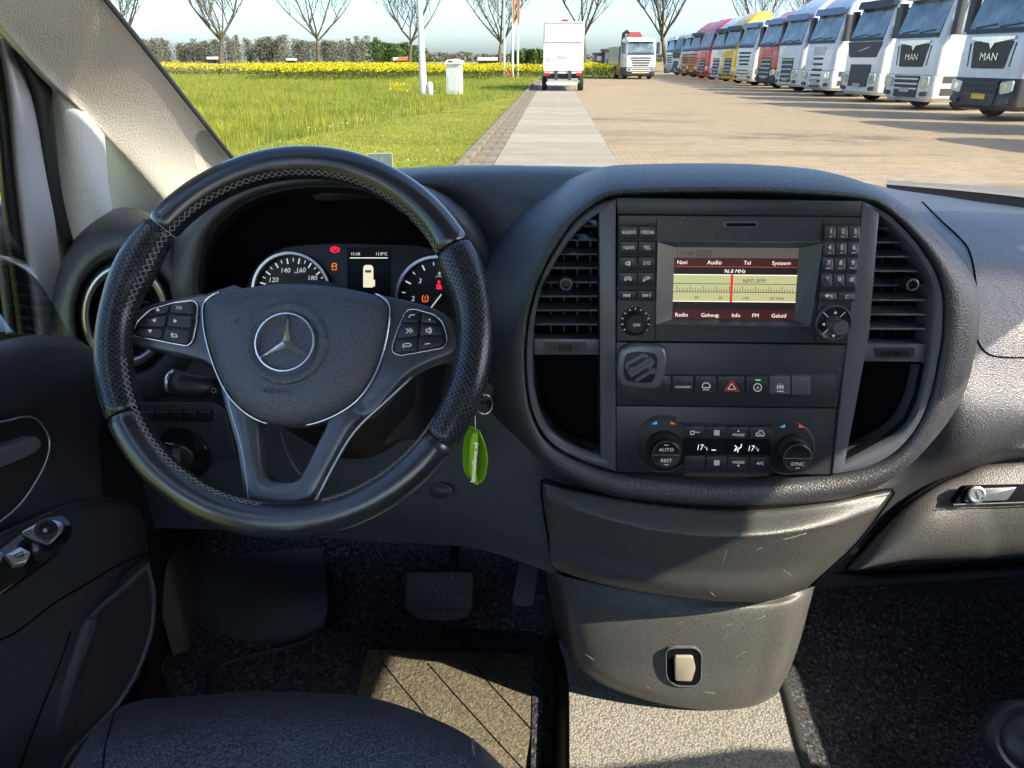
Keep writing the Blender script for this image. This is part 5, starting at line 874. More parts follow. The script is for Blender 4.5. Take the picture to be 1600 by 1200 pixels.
# ---- panel below the radio with switch row
sp = thing('switch_row', 'row of dash switches with red hazard button below the radio', 'switches', CPL.w(1150, 636))
build(MB().plate(CPL, [(963, 534), (1321, 538.5), (1307, 636), (963, 632)], -.02, .002, 1.2), 'panel', M_PANEL, sp, True, sharp=40)
build(MB().plate(CPL, rnd([(972, 580), (1306, 584), (1302, 617), (1290, 632), (985, 628), (970, 615)], 10), .001, .0032, .8), 'recess', M_PANEL, sp, True, sharp=40)
xs = [1018, 1048, 1083, 1118, 1162, 1198, 1232, 1263]
for i in range(7):
    b = btn(CPL, sp, rect(xs[i] + .7, 583 + .2 * i, xs[i + 1] - .7, 611 + .3 * i, 2), 'hazard_button' if i == 3 else 'button', M_TRIM if i >= 5 else M_PANEL, .006, .0035, 1.4); xm = (xs[i] + xs[i + 1]) / 2; mb = MB(); ym = 600; mt = M_PRINT
    if i == 1: text(mb, CPL, 'DYNAMIC', xm, 602, 3.8, .0105)
    elif i == 2: mb.strokes(CPL, [[(xm - 6, 601), (xm - 6, 598), (xm - 3, 594), (xm + 3, 594), (xm + 6, 598), (xm + 6, 601), (xm - 6, 601)], [(xm - 5, 605), (xm - 2, 603.5), (xm + 1, 605), (xm + 4, 603.5)]], 1.2, .0105)
    elif i == 3: mb.strokes(CPL, [[(xm, 589), (xm + 11, 606), (xm - 11, 606), (xm, 589)]], 1.8, .0105); build(mb, 'triangle', emis('hazard_red', (.75, .03, .02), .09), b); mb = MB(); mb.strokes(CPL, [[(xm, 595), (xm + 6, 603.5), (xm - 6, 603.5), (xm, 595)]], 1.2, .0105)
    elif i == 4: mb.strokes(CPL, [circ(xm, 601, 6, 6, 16) + [(xm + 6, 601)]], 1.2, .0105); text(mb, CPL, 'A', xm, 603.5, 5, .0105); build(MB().strokes(CPL, [[(xm - 3, 589.5), (xm + 4, 589.5)]], 1.6, .0105), 'indicator', emis('green_indicator', (.1, .9, .2), .25), b)
    elif i == 5: mb.strokes(CPL, [[(xm - 5, 607), (xm + 5, 607)], [(xm - 4, 604), (xm - 4, 597)], [(xm, 604), (xm, 595)], [(xm + 4, 604), (xm + 4, 597)], [(xm - 5, 600), (xm + 5, 600)]], 1.1, .0105)
    if mb.v: build(mb, 'marking', M_PRINT, b)
# ---- climate controls
cc = thing('climate_panel', 'black climate control panel with two round knobs and temperature display', 'climate control', CPL.w(1140, 745))
build(MB().plate(CPL, [(963, 634), (1307, 638), (1298, 741), (963, 737)], -.02, .001, 1.0), 'panel', M_PANEL, cc, True, sharp=40)
def ring_out(cx, cy, r, a0, a1, n=20): return [(cx + r * math.cos(rad(a0 + (a1 - a0) * i / n)), cy - r * math.sin(rad(a0 + (a1 - a0) * i / n))) for i in range(n + 1)]
ol = ring_out(1036, 692, 42.5, 45, 315) + ring_out(1232, 698, 40, -135, 135)[0:]; ol = ring_out(1036, 692, 42.5, 48, 312) + ring_out(1229, 697, 41, 228, 492)
build(MB().plate(CPL, ol, .0005, .0055, 2.5), 'housing', M_BLK, cc, True, sharp=40); build(MB().tube([CPL.w(x, y, .0045) for x, y in inset(ol, -.5) + [inset(ol, -.5)[0]]], .0006, 5), 'housing_edge', M_TRIM, cc, True)
for cx, cy, top, bt in ((1036, 696, 'AUTO', 'REST'), (1235, 701, '', 'SYNC')):
    kk = knob(cc, cx, cy, [(28, .002), (28, .0055), (27, .0075), (25.5, .0075), (24, .012), (23.4, .022), (22, .024), (21, .0235), (0, .0235)], 'temperature_knob', M_BLK, 48)
    build(MB().lathe(CPL.w(cx, cy, .0245), CPL.n, [(23.2 * k, -.001), (22.6 * k, .0012), (21.4 * k, .0016)], 48), 'knob_edge', M_TRIM, kk, True)
    mb = MB()
    for i in range(44): a = 2 * PI * i / 44; mb.add([CPL.w(cx + 24.2 * math.cos(a + s), cy + 24.2 * math.sin(a + s), h) for s, h in ((-.03, .013), (.03, .013), (.03, .023), (-.03, .023))], [(0, 1, 2, 3)])
    build(mb, 'knurling', M_TRIM, kk); mb = MB(); mb.strokes(CPL, [[(cx - 21, cy + 1), (cx + 21, cy + 1)]], .8, .0262); build(mb, 'divider', M_PRINTD, kk); mb = MB()
    if top: text(mb, CPL, top, cx, cy - 4.5, 5.6, .0262)
    text(mb, CPL, bt, cx, cy + 12, 5.6, .0262); mb.strokes(CPL, [[(cx - 3, cy + 16), (cx + 3, cy + 16)]] + ([[(cx - 3, cy - 14), (cx + 3, cy - 14)]] if top else []), .9, .0262); build(mb, 'lettering', M_PRINT, kk)
    for dx_, mt, sg in ((-15, emis('blue_mark', (.10, .35, .75), .2), 1), (15, emis('red_mark', (.75, .08, .06), .2), -1)): build(MB().add([CPL.w(cx + dx_ - 4.5 * sg, cy - 36, .006), CPL.w(cx + dx_ + 4 * sg, cy - 41, .006), CPL.w(cx + dx_ + 5 * sg, cy - 36, .006)], [(0, 1, 2)]), 'temperature_mark', mt, cc)
xb = [1067, 1100.5, 1134, 1167.5, 1201]
for i in range(4):
    for j, (y0, y1) in enumerate(((662, 680), (708, 727))):
        b = btn(CPL, cc, rect(xb[i] + .6, y0 + .4 * i, xb[i + 1] - .6, y1 + .4 * i, 1.5), 'button', M_PANEL, .0035, .0055); xm = (xb[i] + xb[i + 1]) / 2; ym = (y0 + y1) / 2 + .4 * i; mb = MB()
        if (i, j) == (2, 0): text(mb, CPL, 'MODE', xm, ym + 5, 4.6, .0095); mb.add([CPL.w(xm + a, ym + b_, .0095) for a, b_ in ((0, -5), (2, -2), (-2, -2))], [(0, 1, 2)])
        elif (i, j) == (2, 1): text(mb, CPL, 'MODE', xm, ym + 1, 4.6, .0095); mb.add([CPL.w(xm + a, ym + b_, .0095) for a, b_ in ((0, 6), (2, 3), (-2, 3))], [(0, 1, 2)])
        elif (i, j) == (3, 1): text(mb, CPL, 'A/C', xm, ym + 2, 4.8, .0095)
        elif (i, j) == (3, 0): mb.strokes(CPL, [[(xm - 6, ym + 4), (xm - 6, ym), (xm - 3, ym - 1), (xm - 1, ym - 4), (xm + 3, ym - 4), (xm + 6, ym), (xm + 6, ym + 4), (xm - 6, ym + 4)], [(xm - 2, ym + 1), (xm + 2, ym + 1)]], 1.1, .0095)
        elif i == 1: mb.strokes(CPL, [circ(xm + a, ym + b_, 1.7, 1.7, 8) + [(xm + a + 1.7, ym + b_)] for a, b_ in ((-2.2, -2), (2.2, -2), (-2.2, 2), (2.2, 2))], 1.0, .0095)
        elif (i, j) == (0, 0): text(mb, CPL, 'MAX', xm + 4, ym + 1, 2.6, .0095); mb.strokes(CPL, [[(xm - 7, ym + 3), (xm - 7, ym - 2), (xm - 1, ym - 2), (xm - 2, ym + 3), (xm - 7, ym + 3)]], 1.1, .0095)
        if mb.v: build(mb, 'marking', M_PRINT, b)
dsp = build(MB().plate(CPL, [(1067, 682), (1201, 683.5), (1201, 706.5), (1067, 705.5)], .005, .0072), 'display', M_GLOSS, cc); mb = MB()
text(mb, CPL, '17', 1091, 699, 9.5, .008, slant=.1, sx=.8); text(mb, CPL, '°c', 1101, 699, 6, .008, sx=.8); text(mb, CPL, '17', 1170, 700.5, 9.5, .008, slant=.1, sx=.8); text(mb, CPL, '°c', 1180, 700.5, 6, .008, sx=.8)
mb.strokes(CPL, [[(1110, 699), (1116, 699)], [(1146, 692), (1149, 695), (1146, 698)], [(1156, 690), (1155, 695), (1151, 697), (1150, 702)], [(1145, 700), (1149, 698)]], 1.5, .008); build(mb, 'digits', E_WHT, dsp)
# ---- square phone mount with striped emblem
pm_ = thing('phone_mount', 'square grey magnetic phone mount with slanted stripe emblem beside the switches', 'phone mount', CPL.w(1002, 605))
sq = rnd([(968, 541), (985, 533), (1010, 534), (1036, 538), (1040, 560), (1034, 590), (1027, 602), (1000, 602), (967, 598), (962, 575), (964, 550)], 9)
build(MB().plate(CPL, sq, .002, .014, 4), 'plate', simple('silver_grey_mount', (.15, .16, .18), .32, .3), pm_, True, sharp=50); sq2 = rnd([(976, 548), (990, 544), (1012, 545), (1024, 549), (1025, 560), (1021, 584), (1015, 592), (998, 592), (976, 589), (972, 575), (974, 555)], 6)
build(MB().plate(CPL, sq2, .0125, .0148, .8), 'inlay', M_BLK, pm_, True, sharp=40)
mb = MB()
for L in ([(978, 569), (978, 563), (1002, 549), (1008, 551)], [(984, 574), (1013, 555), (1018, 560), (1012, 569)], [(986, 569), (981, 575), (985, 580), (1014, 562)], [(992, 588), (1019, 571), (1019, 577)]): mb.strokes(CPL, [L], 5.0, .0156)
build(mb, 'stripe', simple('grey_stripe', (.12, .125, .14), .4), pm_)
# =================================================================== STEERING WHEEL
TILT = rad(33); WC = Vector((-.245, .650, 1.309)); WN = Vector((0, -math.cos(TILT), math.sin(TILT))); WV = Vector((0, math.sin(TILT), math.cos(TILT))); WU = Vector((1, 0, 0)); WR = .175
WPL = Pl(WC, WN)
sw_ = thing('steering_wheel', 'black leather steering wheel with perforated grips and silver star emblem', 'steering wheel', WC)
def leather(name, perf):
    g = NG(name); n1 = g.noise(420, 2); c = g.ramp(g.noise(16, 4), [(.3, (.012, .013, .016)), (.7, (.020, .021, .026))])
    if perf:
        mp = g.n('Mapping'); mp.inputs['Rotation'].default_value = (0, 0, rad(45)); mp.inputs['Scale'].default_value = (1, 1, 1); g.l(g.co('UV'), mp.inputs[0])
        v = g.vor(270, 'F1', vec=mp.outputs[0], rnd=0.0); hole = g.ramp(v, [(.24, (0, 0, 0)), (.34, (1, 1, 1))]); c = g.mix(hole, (.001, .001, .001), (.026, .028, .035)); h = g.math('ADD', g.math('MULTIPLY', n1, .03), hole); g.bump(h, .9, .0012); g.set(c, .27, 0, .6)
    else: g.bump(n1, .25, .0008); g.set(c, g.math('MULTIPLY_ADD', g.noise(30, 4), .2, .20), 0, .6, **{'Coat Weight': .8, 'Coat Roughness': .16})
    return g.m
M_LEA = leather('rim_leather', False); M_PERF = leather('perforated_leather', True)
def rim_r(a):                                                        # section radius along the rim, thicker thumb rests
    d = lambda c, w: math.exp(-((a - c) / w) ** 2); return .0163 + .0022 * (d(22, 11) + d(158, 11)) + .0012 * (d(-15, 18) + d(195, 18))
def rim(a0, a1, name, mat, n=90, m=28):
    mb = MB(); vs_, uv = [], []
    for i in range(n + 1):
        A = a0 + (a1 - a0) * i / n; a = rad(A); r = rim_r(A); e = min(1, min(i, n - i) / 2 * .5 + .86); d = WU * math.cos(a) + WV * math.sin(a)
        for j in range(m + 1):
            b = 2 * PI * j / m; cb, sb_ = math.cos(b), math.sin(b); k = r * e; bulge = .004 * (math.exp(-((A - 22) / 10) ** 2) + math.exp(-((A - 158) / 10) ** 2)) * max(0, -cb)
            vs_.append(WC + d * (WR + (k + bulge) * cb) + WN * k * 1.02 * sb_); uv.append((a * WR, b * .0165))
    w_ = m + 1; mb.add(vs_, [(i * w_ + j, i * w_ + j + 1, (i + 1) * w_ + j + 1, (i + 1) * w_ + j) for i in range(n) for j in range(m)]); mb.uv = uv
    return build(mb, name, mat, sw_, True)
rim(30.5, 142.5, 'rim_top', M_LEA); rim(-33.5, 30, 'rim_grip', M_PERF, 60); rim(143, 207.5, 'rim_grip', M_PERF, 60); rim(208, 326, 'rim_bottom', M_LEA)
M_THREAD = simple('grey_thread', (.30, .29, .25), .7)
def stitch(a0, a1, n):
    mb = MB()
    for ph in (0, 1):
        for i in range(n):
            q = []
            for t in (0, 1):
                A = rad(a0 + (a1 - a0) * (i + t) / n); b = PI - (.72 if (i + t + ph) % 2 else .36); Ad = math.degrees(A); r = rim_r(Ad) * 1.03; r += .004 * (math.exp(-((Ad - 22) / 10) ** 2) + math.exp(-((Ad - 158) / 10) ** 2)); d = WU * math.cos(A) + WV * math.sin(A); q.append(WC + d * (WR + r * math.cos(b)) + WN * r * 1.02 * math.sin(b))
            mb.tube(q, .00042, 4, False)
    build(mb, 'stitching', M_THREAD, sw_)
stitch(30, 176, 62); stitch(190, 265, 34); stitch(285, 352, 28)
# column and shroud behind the hub
build(MB().rings([[WC + WN * h + WU * x * r + WV * (y * r - dy) for x, y in circ(0, 0, 1, n=28)] for h, r, dy in ((-.03, .05, .0), (-.05, .075, .005), (-.10, .08, .01), (-.24, .085, .02))], True, True, False), 'column', M_BLK, sw_, True, sharp=50)
HUBP = WPL.shift(-.010)
M_HUB = grain('airbag_cover_plastic', (.064, .069, .086), .36, 700, .8, .0006, spec=.7); M_SAT = simple('satin_graphite', (.10, .107, .122), .28, .35, var=.1, vscale=40); M_SPK2 = simple('spoke_black', (.035, .036, .040), .32, .1, var=.1)  # blue of the reflected sky put into the airbag cover colour
hub = crc([(318, 490), (320, 474), (333, 462), (365, 452), (410, 445), (450, 442), (500, 444), (550, 451), (585, 460), (603, 472), (607, 488), (603, 520), (594, 558), (580, 592), (556, 624), (524, 646), (488, 660), (452, 665), (418, 660), (388, 646), (362, 622), (344, 592), (330, 555), (321, 520)], 3)
def spoke(pts, h0, h1, name, mat, b=3, pl=WPL, par=sw_): return build(MB().plate(pl.shift(h1), pts, h0 - h1, 0, b), name, mat, par, True, sharp=50)
spoke(cr([(186, 523), (192, 508), (205, 492), (228, 477), (270, 466), (320, 458), (380, 450), (400, 560), (365, 610), (345, 590), (322, 566), (290, 556), (255, 549), (220, 541), (196, 535)], 3)[:-1], -.035, -.013, 'spoke', M_SAT, 5)
spoke(cr([(520, 450), (600, 461), (645, 471), (684, 484), (706, 502), (716, 525), (717, 544), (700, 556), (660, 572), (630, 592), (604, 622), (575, 650), (540, 640), (520, 560)], 3)[:-1], -.035, -.013, 'spoke', M_SAT, 5)
# lower V spoke with its opening
vo = [(338, 585), (352, 640), (368, 695), (376, 745), (380, 783), (390, 797), (430, 803), (470, 800), (486, 784), (510, 735), (545, 672), (575, 640), (560, 600), (450, 610)]
vi = [(400, 640), (402, 656), (404, 690), (406, 720), (412, 744), (424, 752), (440, 753), (456, 753), (468, 747), (480, 725), (494, 695), (508, 668), (512, 655), (455, 648)]
build(MB().ringplate(WPL.shift(-.013), vo, vi, -.02, 0, 3.5), 'lower_spoke', M_SAT, sw_, True, sharp=50)
build(MB().tube([WPL.w(x, y, -.014) for x, y in cr([(340, 590), (352, 640), (368, 695), (376, 745), (380, 783), (390, 796), (430, 802), (470, 799), (486, 783), (510, 735), (548, 672), (600, 622), (640, 585)], 5)], .0013, 6), 'spoke_edge', M_SILV, sw_, True)
# airbag cover
rs = [[HUBP.w(x, y, o) for x, y in inset(hub, d)] for d, o in ((-1, -.02), (0, -.004), (1.5, 0.0), (5, .003), (12, .006))]; rs += [[HUBP.w(455 + (x - 455) * f, 548 + (y - 548) * f, o) for x, y in hub] for f, o in ((.84, .0085), (.7, .0105), (.5, .012))]; cpt = [HUBP.w(455 + (x - 455) * .32, 545 + (y - 545) * .32, .0125) for x, y in hub]; rs.append(cpt); rs.append([HUBP.w(455, 545, .0128) for _ in hub])
ab = build(MB().rings(rs), 'airbag_cover', M_HUB, sw_, True)
build(MB().tube([HUBP.w(x, y, -.001) for x, y in inset(hub, -2)[4 * 3 - 9:] [:0] + [inset(hub, -2)[i % len(hub)] for i in range(-18, 8)]], .0012, 6), 'trim_line', M_CHR, sw_, True); build(MB().tube([HUBP.w(*inset(hub, -2)[i], -.001) for i in range(24, 50)], .0012, 6), 'trim_line', M_CHR, sw_, True)
EM = HUBP.shift(.0125); ex, ey = 447, 536; k = EM.frame(ex, ey)[3]; eo = EM.w(ex, ey)
build(MB().lathe(eo, WN, [(66 * k, -.002), (64 * k, .0018), (60 * k, .0026), (52 * k, .0015), (48 * k, -.001), (0, -.001)], 56), 'emblem_dish', M_HUB, ab, True)
em = build(MB().lathe(eo, WN, [(47.5 * k, -.001), (47.5 * k, .004), (46 * k, .0055), (44 * k, .0055), (43 * k, .004), (42.5 * k, -.001)], 64), 'emblem_ring', M_CHR, ab, True, sharp=50)
o_, r_, u_, _ = EM.frame(ex, ey); mb = MB()
for i in range(3):
    a = rad(90 + 120 * i); d = r_ * math.cos(a) + u_ * math.sin(a); e = r_ * -math.sin(a) + u_ * math.cos(a); b1 = rad(30 + 120 * i); b2 = rad(150 + 120 * i)
    n1 = (r_ * math.cos(b1) + u_ * math.sin(b1)) * 7.5 * k; n2 = (r_ * math.cos(b2) + u_ * math.sin(b2)) * 7.5 * k; tip = d * 45 * k; w2 = e * .9 * k
    mb.add([o_ + WN * .0085, o_ + n1 + WN * .001, o_ + tip - w2 + WN * .001, o_ + tip + WN * .0035, o_ + tip + w2 + WN * .001, o_ + n2 + WN * .001], [(0, 1, 2, 3), (0, 3, 4, 5)])
build(mb, 'emblem_star', M_CHR, ab); mb = MB(); text(mb, HUBP.shift(.0112), 'AIRBAG', 434, 614, 7.5, .0005, sx=1.25, slant=.0); build(mb, 'lettering', simple('embossed_dark', (.012, .012, .014), .4), ab)
H2 = HUBP.shift(.0105); build(MB().strokes(H2, [[(517, 503), (526, 502), (530, 505), (527, 508), (518, 508)], [(367, 503), (375, 499), (380, 500)], [(370, 504), (378, 503)]], 1.3, .0012), 'mark', M_BLK, ab)
# button pads
SP = WPL.shift(-.012)
def pad_(out, split, cells, icons):
    p = build(MB().plate(SP, out, -.004, .001, 1.5), 'button_pad', M_BLK, sw_, True, sharp=40); build(MB().tube([SP.w(x, y, .001) for x, y in out + [out[0]]], .0009, 5), 'pad_ring', M_CHR, p, True)
    for q, ic in zip(cells, icons): b = build(MB().plate(SP, rnd(q, 4), .0005, .0035, 1.5), 'button', M_PANEL, p, True, sharp=50); mb = MB(); ic(mb); build(mb, 'marking', M_PRINT, b)
def tri(x, y, a): 
    def f(mb): c_, s_ = math.cos(rad(a)), math.sin(rad(a)); mb.add([SP.w(x + c_ * u - s_ * v, y - s_ * u - c_ * v, .0041) for u, v in ((3.2, 0), (-2.4, 3.2), (-2.4, -3.2))], [(0, 1, 2)])
    return f
def tx(s, x, y, h): return lambda mb: text(mb, SP, s, x, y, h, .0041)
def st(*L): return lambda mb: mb.strokes(SP, list(L), 1.2, .0041)
pad_(rnd([(208, 521), (216, 502), (236, 484), (270, 474), (303, 470), (310, 478), (308, 505), (302, 533), (294, 541), (270, 537), (240, 531), (212, 526)], 4), None,
     [[(226, 495), (240, 485), (266, 477), (264, 490), (228, 497)], [(269, 476), (302, 472), (305, 480), (304, 492), (267, 490)], [(218, 511), (226, 499), (263, 493), (260, 509), (258, 512), (222, 511)], [(266, 493), (303, 495), (301, 514), (262, 511)], [(214, 521), (220, 514), (257, 515), (254, 530), (218, 525)], [(260, 515), (300, 517), (297, 536), (291, 539), (257, 531)]],
     [tri(250, 485, 90), tx('OK', 283, 485, 5), tri(244, 502, 180), tri(277, 503, 0), tri(238, 519, -90), st([(270, 524), (279, 524), (280, 528), (271, 528)], [(273, 521.5), (270, 524), (273, 526.5)])])
pad_(rnd([(632, 492), (638, 484), (650, 484), (678, 492), (692, 504), (698, 522), (699, 536), (692, 544), (660, 550), (626, 556), (614, 551), (613, 542), (622, 515)], 4), None,
     [[(635, 492), (641, 487), (658, 489), (656, 505), (629, 505)], [(661, 490), (676, 495), (687, 506), (658, 506)], [(627, 508), (656, 508), (654, 526), (621, 530)], [(659, 508), (688, 510), (694, 524), (657, 526)], [(620, 533), (654, 529), (652, 549), (618, 552)], [(657, 529), (695, 527), (696, 537), (690, 541), (655, 548)]],
     [st([(640, 498), (642, 494), (647, 493), (649, 494)]), tx('+', 672, 504, 6), st([(636, 515), (640, 518), (636, 522)], [(642, 514), (642, 522)], [(645, 516), (645, 521)]), st([(667, 516), (670, 516), (673, 513), (673, 523), (670, 520), (667, 520), (667, 516)], [(675, 515), (675, 521)]), st([(631, 544), (631, 540), (635, 538), (641, 538), (644, 541), (640, 543), (636, 542), (631, 544)]), st([(665, 539), (673, 538)])])
# stalks
skp = WPL.shift(-.075)
stk = thing('wiper_stalk', 'black control stalk behind the steering wheel, left of the lower spoke', 'stalk', skp.w(300, 605))
build(MB().tube([skp.w(345, 600), skp.w(315, 603), skp.w(290, 600), skp.w(270, 596)], [.010, .012, .013, .012], 12), 'stalk', M_BLK, stk, True); build(MB().tube([skp.w(272, 596), skp.w(267, 595)], [.0135, .013], 12), 'end_cap', M_SILV, stk, True); build(MB().strokes(WPL.shift(-.061), [circ(334, 610, 3.5, 3.5, 10) + [(337.5, 610)]], 1, 0), 'marking', M_PRINTD, stk)
# shroud and lower column parts seen through the spokes
sh = thing('column_shroud', 'black steering column shroud seen below the wheel spokes', 'shroud', at(600, 700, .80))
build(MB().loft([[(548, 660, .80), (590, 600, .80), (640, 575, .82), (700, 570, .86)], [(560, 690, .785), (596, 650, .775), (630, 625, .79), (690, 610, .85)], [(575, 705, .79), (600, 692, .775), (632, 680, .785), (690, 670, .85)], [(580, 712, .83), (605, 702, .83), (634, 688, .83), (690, 690, .88)]], 24, 6), 'shroud', M_PANEL, sh, True)
build(MB().tube([at(x, y, .80) for x, y in cr([(440, 675), (446, 700), (458, 725), (470, 742)], 5)], .002, 6), 'cable', M_TRIM, sh, True); build(MB().lathe(at(552, 702, .80), (0, -1, .4), [(.004, 0), (.005, .012), (.0, .014)], 10), 'bolt', M_SILV, sh, True)
# ---- key ring and strap
ky = thing('key_strap', 'bright green strap with white lettering hanging from the ignition key', 'key strap', at(740, 752, .76))
kp = Pl.three(at(740, 700, .765), at(760, 700, .77), at(740, 740, .762))
M_GRN = simple('lime_silicone', (.28, .56, .02), .5, spec=.4); M_GRND = M_GRN
def ribbon(pts, w, name, mat, off):
    o, r, u, k_ = kp.frame(740, 700); n = kp.n; mb = MB(); P = [kp.w(x, y, z) for x, y, z in pts]; rs_ = []
    for i, p in enumerate(P):
        tdir = (P[min(i + 1, len(P) - 1)] - P[max(i - 1, 0)]).normalized(); side = (n * .92 + r * .4).normalized(); th = tdir.cross(side).normalized() * .0009; rs_.append([p + side * w / 2 + th, p - side * w / 2 + th, p - side * w / 2 - th, p + side * w / 2 - th])
    return build(mb.rings(rs_, True, True, True), name, mat, ky, True, sharp=40)
loop = cr([(741, 670, -.004), (734, 690, -.004), (731, 715, -.004), (733, 740, -.004), (742, 752, -.004), (752, 745, -.005), (757, 720, -.006), (753, 695, -.005), (744, 672, -.004)], 6)
lp = ribbon(loop, .016, 'strap', M_GRN, 0)
fr_o = kp.frame(735, 742); build(MB().plate(kp, rnd([(733.5, 672), (744, 670), (741, 700), (740.5, 735), (744, 752), (734, 748), (729, 725), (729.5, 695)], 2), .006, .012, .8), 'strap_face', M_GRN, ky, True, sharp=40)
mb = MB(); text(mb, kp, 'bestelbus.nl', 737.5, 746, 7.2, .0135, 'l', sx=1.32, ang=PI / 2 + .03); build(mb, 'lettering', emis('strap_print_glow', (1, 1, 1), .16), ky)  # strap lettering glows by itself so that it reads white
ring_c = kp.w(757, 632, .0); build(MB().tube([ring_c + (Vector((1, .3, 0)).normalized() * math.cos(a) * .010 + Vector((0, -.2, 1)).normalized() * math.sin(a) * .014) for a in [2 * PI * i / 24 for i in range(25)]], .0016, 6, False), 'key_ring', M_CHR, ky, True)
build(MB().tube([kp.w(742, 648, .002), kp.w(742, 672, .004)], .0008, 5), 'link', M_CHR, ky); build(MB().lathe(at(772, 490, .84), (.3, -1, .2), [(.010, -.02), (.010, .004), (.008, .006), (0, .006)], 20), 'start_button', M_SILV, ky, True, sharp=40); build(MB().lathe(at(756, 610, .80), (0, -1, .3), [(.016, -.05), (.016, .004), (.012, .008), (0, .008)], 20), 'key_head', M_BLK, ky, True, sharp=40)
# =================================================================== FLOOR, PEDALS, SEAT
def fz(x, y, z): return gz(x, y, z)
FZ = .635
build(MB().box(XL + .03, .03, -.4, 1.34, .44, FZ), 'floor_carpet', M_CARP, None, label='black carpet covering the driver footwell', cat='carpet', kind='structure')
fs = [fz(850, 880, .9)]
# sloping toe board
build(MB().add([(XL + .03, .98, FZ), (.05, .98, FZ), (.05, 1.33, .95), (XL + .03, 1.33, .95)], [(0, 1, 2, 3)]), 'toe_board', M_CARP, None, kind='structure')
# driver mat
mt = thing('floor_mat', 'dark carpet floor mat with lighter quilted heel pad in the sun', 'floor mat', fz(600, 1100, FZ))
def zp(pts, z0, z1, b=.0): 
    P = Pl((0, .8, z1), (0, 0, 1)); return MB().plate(P, pts, z0 - z1, 0, b)
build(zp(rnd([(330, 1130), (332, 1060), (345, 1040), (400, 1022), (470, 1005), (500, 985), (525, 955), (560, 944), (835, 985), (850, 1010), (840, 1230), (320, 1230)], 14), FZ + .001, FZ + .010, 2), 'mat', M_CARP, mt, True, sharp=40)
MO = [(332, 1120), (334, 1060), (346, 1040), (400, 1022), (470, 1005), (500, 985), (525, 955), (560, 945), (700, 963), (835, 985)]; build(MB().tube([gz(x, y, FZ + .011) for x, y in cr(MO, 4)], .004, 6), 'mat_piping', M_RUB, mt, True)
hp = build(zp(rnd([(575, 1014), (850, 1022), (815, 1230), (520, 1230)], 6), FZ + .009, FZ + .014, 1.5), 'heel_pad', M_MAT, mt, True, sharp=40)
PM = Pl((0, .8, FZ + .015), (0, 0, 1)); build(MB().strokes(PM, [[(597, 1035), (655, 1105), (740, 1210)], [(668, 1036), (720, 1095), (770, 1150), (830, 1215)], [(740, 1040), (790, 1095), (840, 1150)]], 1.6, 0), 'quilt_seam', M_CAV, hp)
build(zp(rnd([(834, 990), (852, 1000), (845, 1230), (828, 1230)], 3), FZ + .009, FZ + .016, 1), 'mat_edge', M_CARP, mt)
# footrest wedge
fr_ = thing('footrest', 'dark plastic footrest wedge at the door side of the footwell', 'footrest', fz(420, 1000, FZ))
build(MB().loft([[(250, 815, 1.14), (330, 820, 1.14), (420, 828, 1.13), (500, 836, 1.12)], [(262, 880, 1.06), (340, 888, 1.05), (430, 892, 1.04), (508, 895, 1.03)], [(285, 960, 1.0), (350, 962, .985), (430, 955, .975), (512, 945, .97)], [(318, 1030, .955), (370, 1022, .945), (440, 1008, .945), (506, 976, .955)], [(318, 1040, .975), (370, 1030, .97), (440, 1015, .97), (508, 984, .98)]], 24, 6), 'wedge', M_DOOR, fr_, True)
# side kick panel
kpn = thing('kick_panel', 'dark kick panel between the door and the footrest', 'kick panel', at(280, 1050, .95))
build(MB().loft([[(225, 800, .98), (250, 950, .93), (290, 1080, .90), (330, 1160, .89)], [(262, 815, 1.02), (290, 950, .96), (318, 1060, .93), (345, 1150, .91)], [(330, 820, 1.12), (320, 950, 1.05), (330, 1040, 1.0), (350, 1120, .97)]], 24, 6), 'panel', M_DOOR, kpn, True)
# pedals
bp = thing('brake_pedal', 'black ribbed rubber brake pedal under the steering wheel', 'pedal', at(684, 970, .94)); BP = Pl.three(at(684, 892, .975), at(740, 892, .975), at(684, 968, .935)).shift(.01)
bo = rnd([(634, 893), (740, 893), (738, 950), (728, 966), (690, 971), (648, 966), (632, 950)], 10); build(MB().plate(BP, bo, -.014, 0, 3), 'pad', M_PEDAL, bp, True, sharp=40)
for i in range(5):
    for j in range(9): x = 643 + 11 * j + (5 if i % 2 else 0); y = 902 + 13 * i; build(MB().plate(BP, [(x, y - 5), (x + 4.4, y), (x, y + 5), (x - 4.4, y)], 0, .0022, 1), 'rib', M_PEDAL, bp)
build(MB().tube([BP.w(705, 900, -.012), at(712, 850, 1.05), at(716, 820, 1.12)], .009, 8), 'arm', M_BLK, bp, True)
ap = thing('accelerator_pedal', 'narrow black accelerator pedal beside the console column', 'pedal', at(820, 950, .95)); AP = Pl.three(at(820, 885, 1.0), at(845, 885, 1.0), at(820, 945, .96))
build(MB().plate(AP, rnd([(812, 875), (842, 878), (834, 940), (828, 948), (806, 947), (799, 938)], 6), -.012, 0, 2), 'pad', M_PEDAL, ap, True, sharp=40)
for i in range(5): x = 805 + 6.2 * i; build(MB().plate(AP, [(x + 9, 884), (x + 12, 884), (x + 4, 942), (x + 1, 942)], 0, .002, .6), 'rib', M_PEDAL, ap)
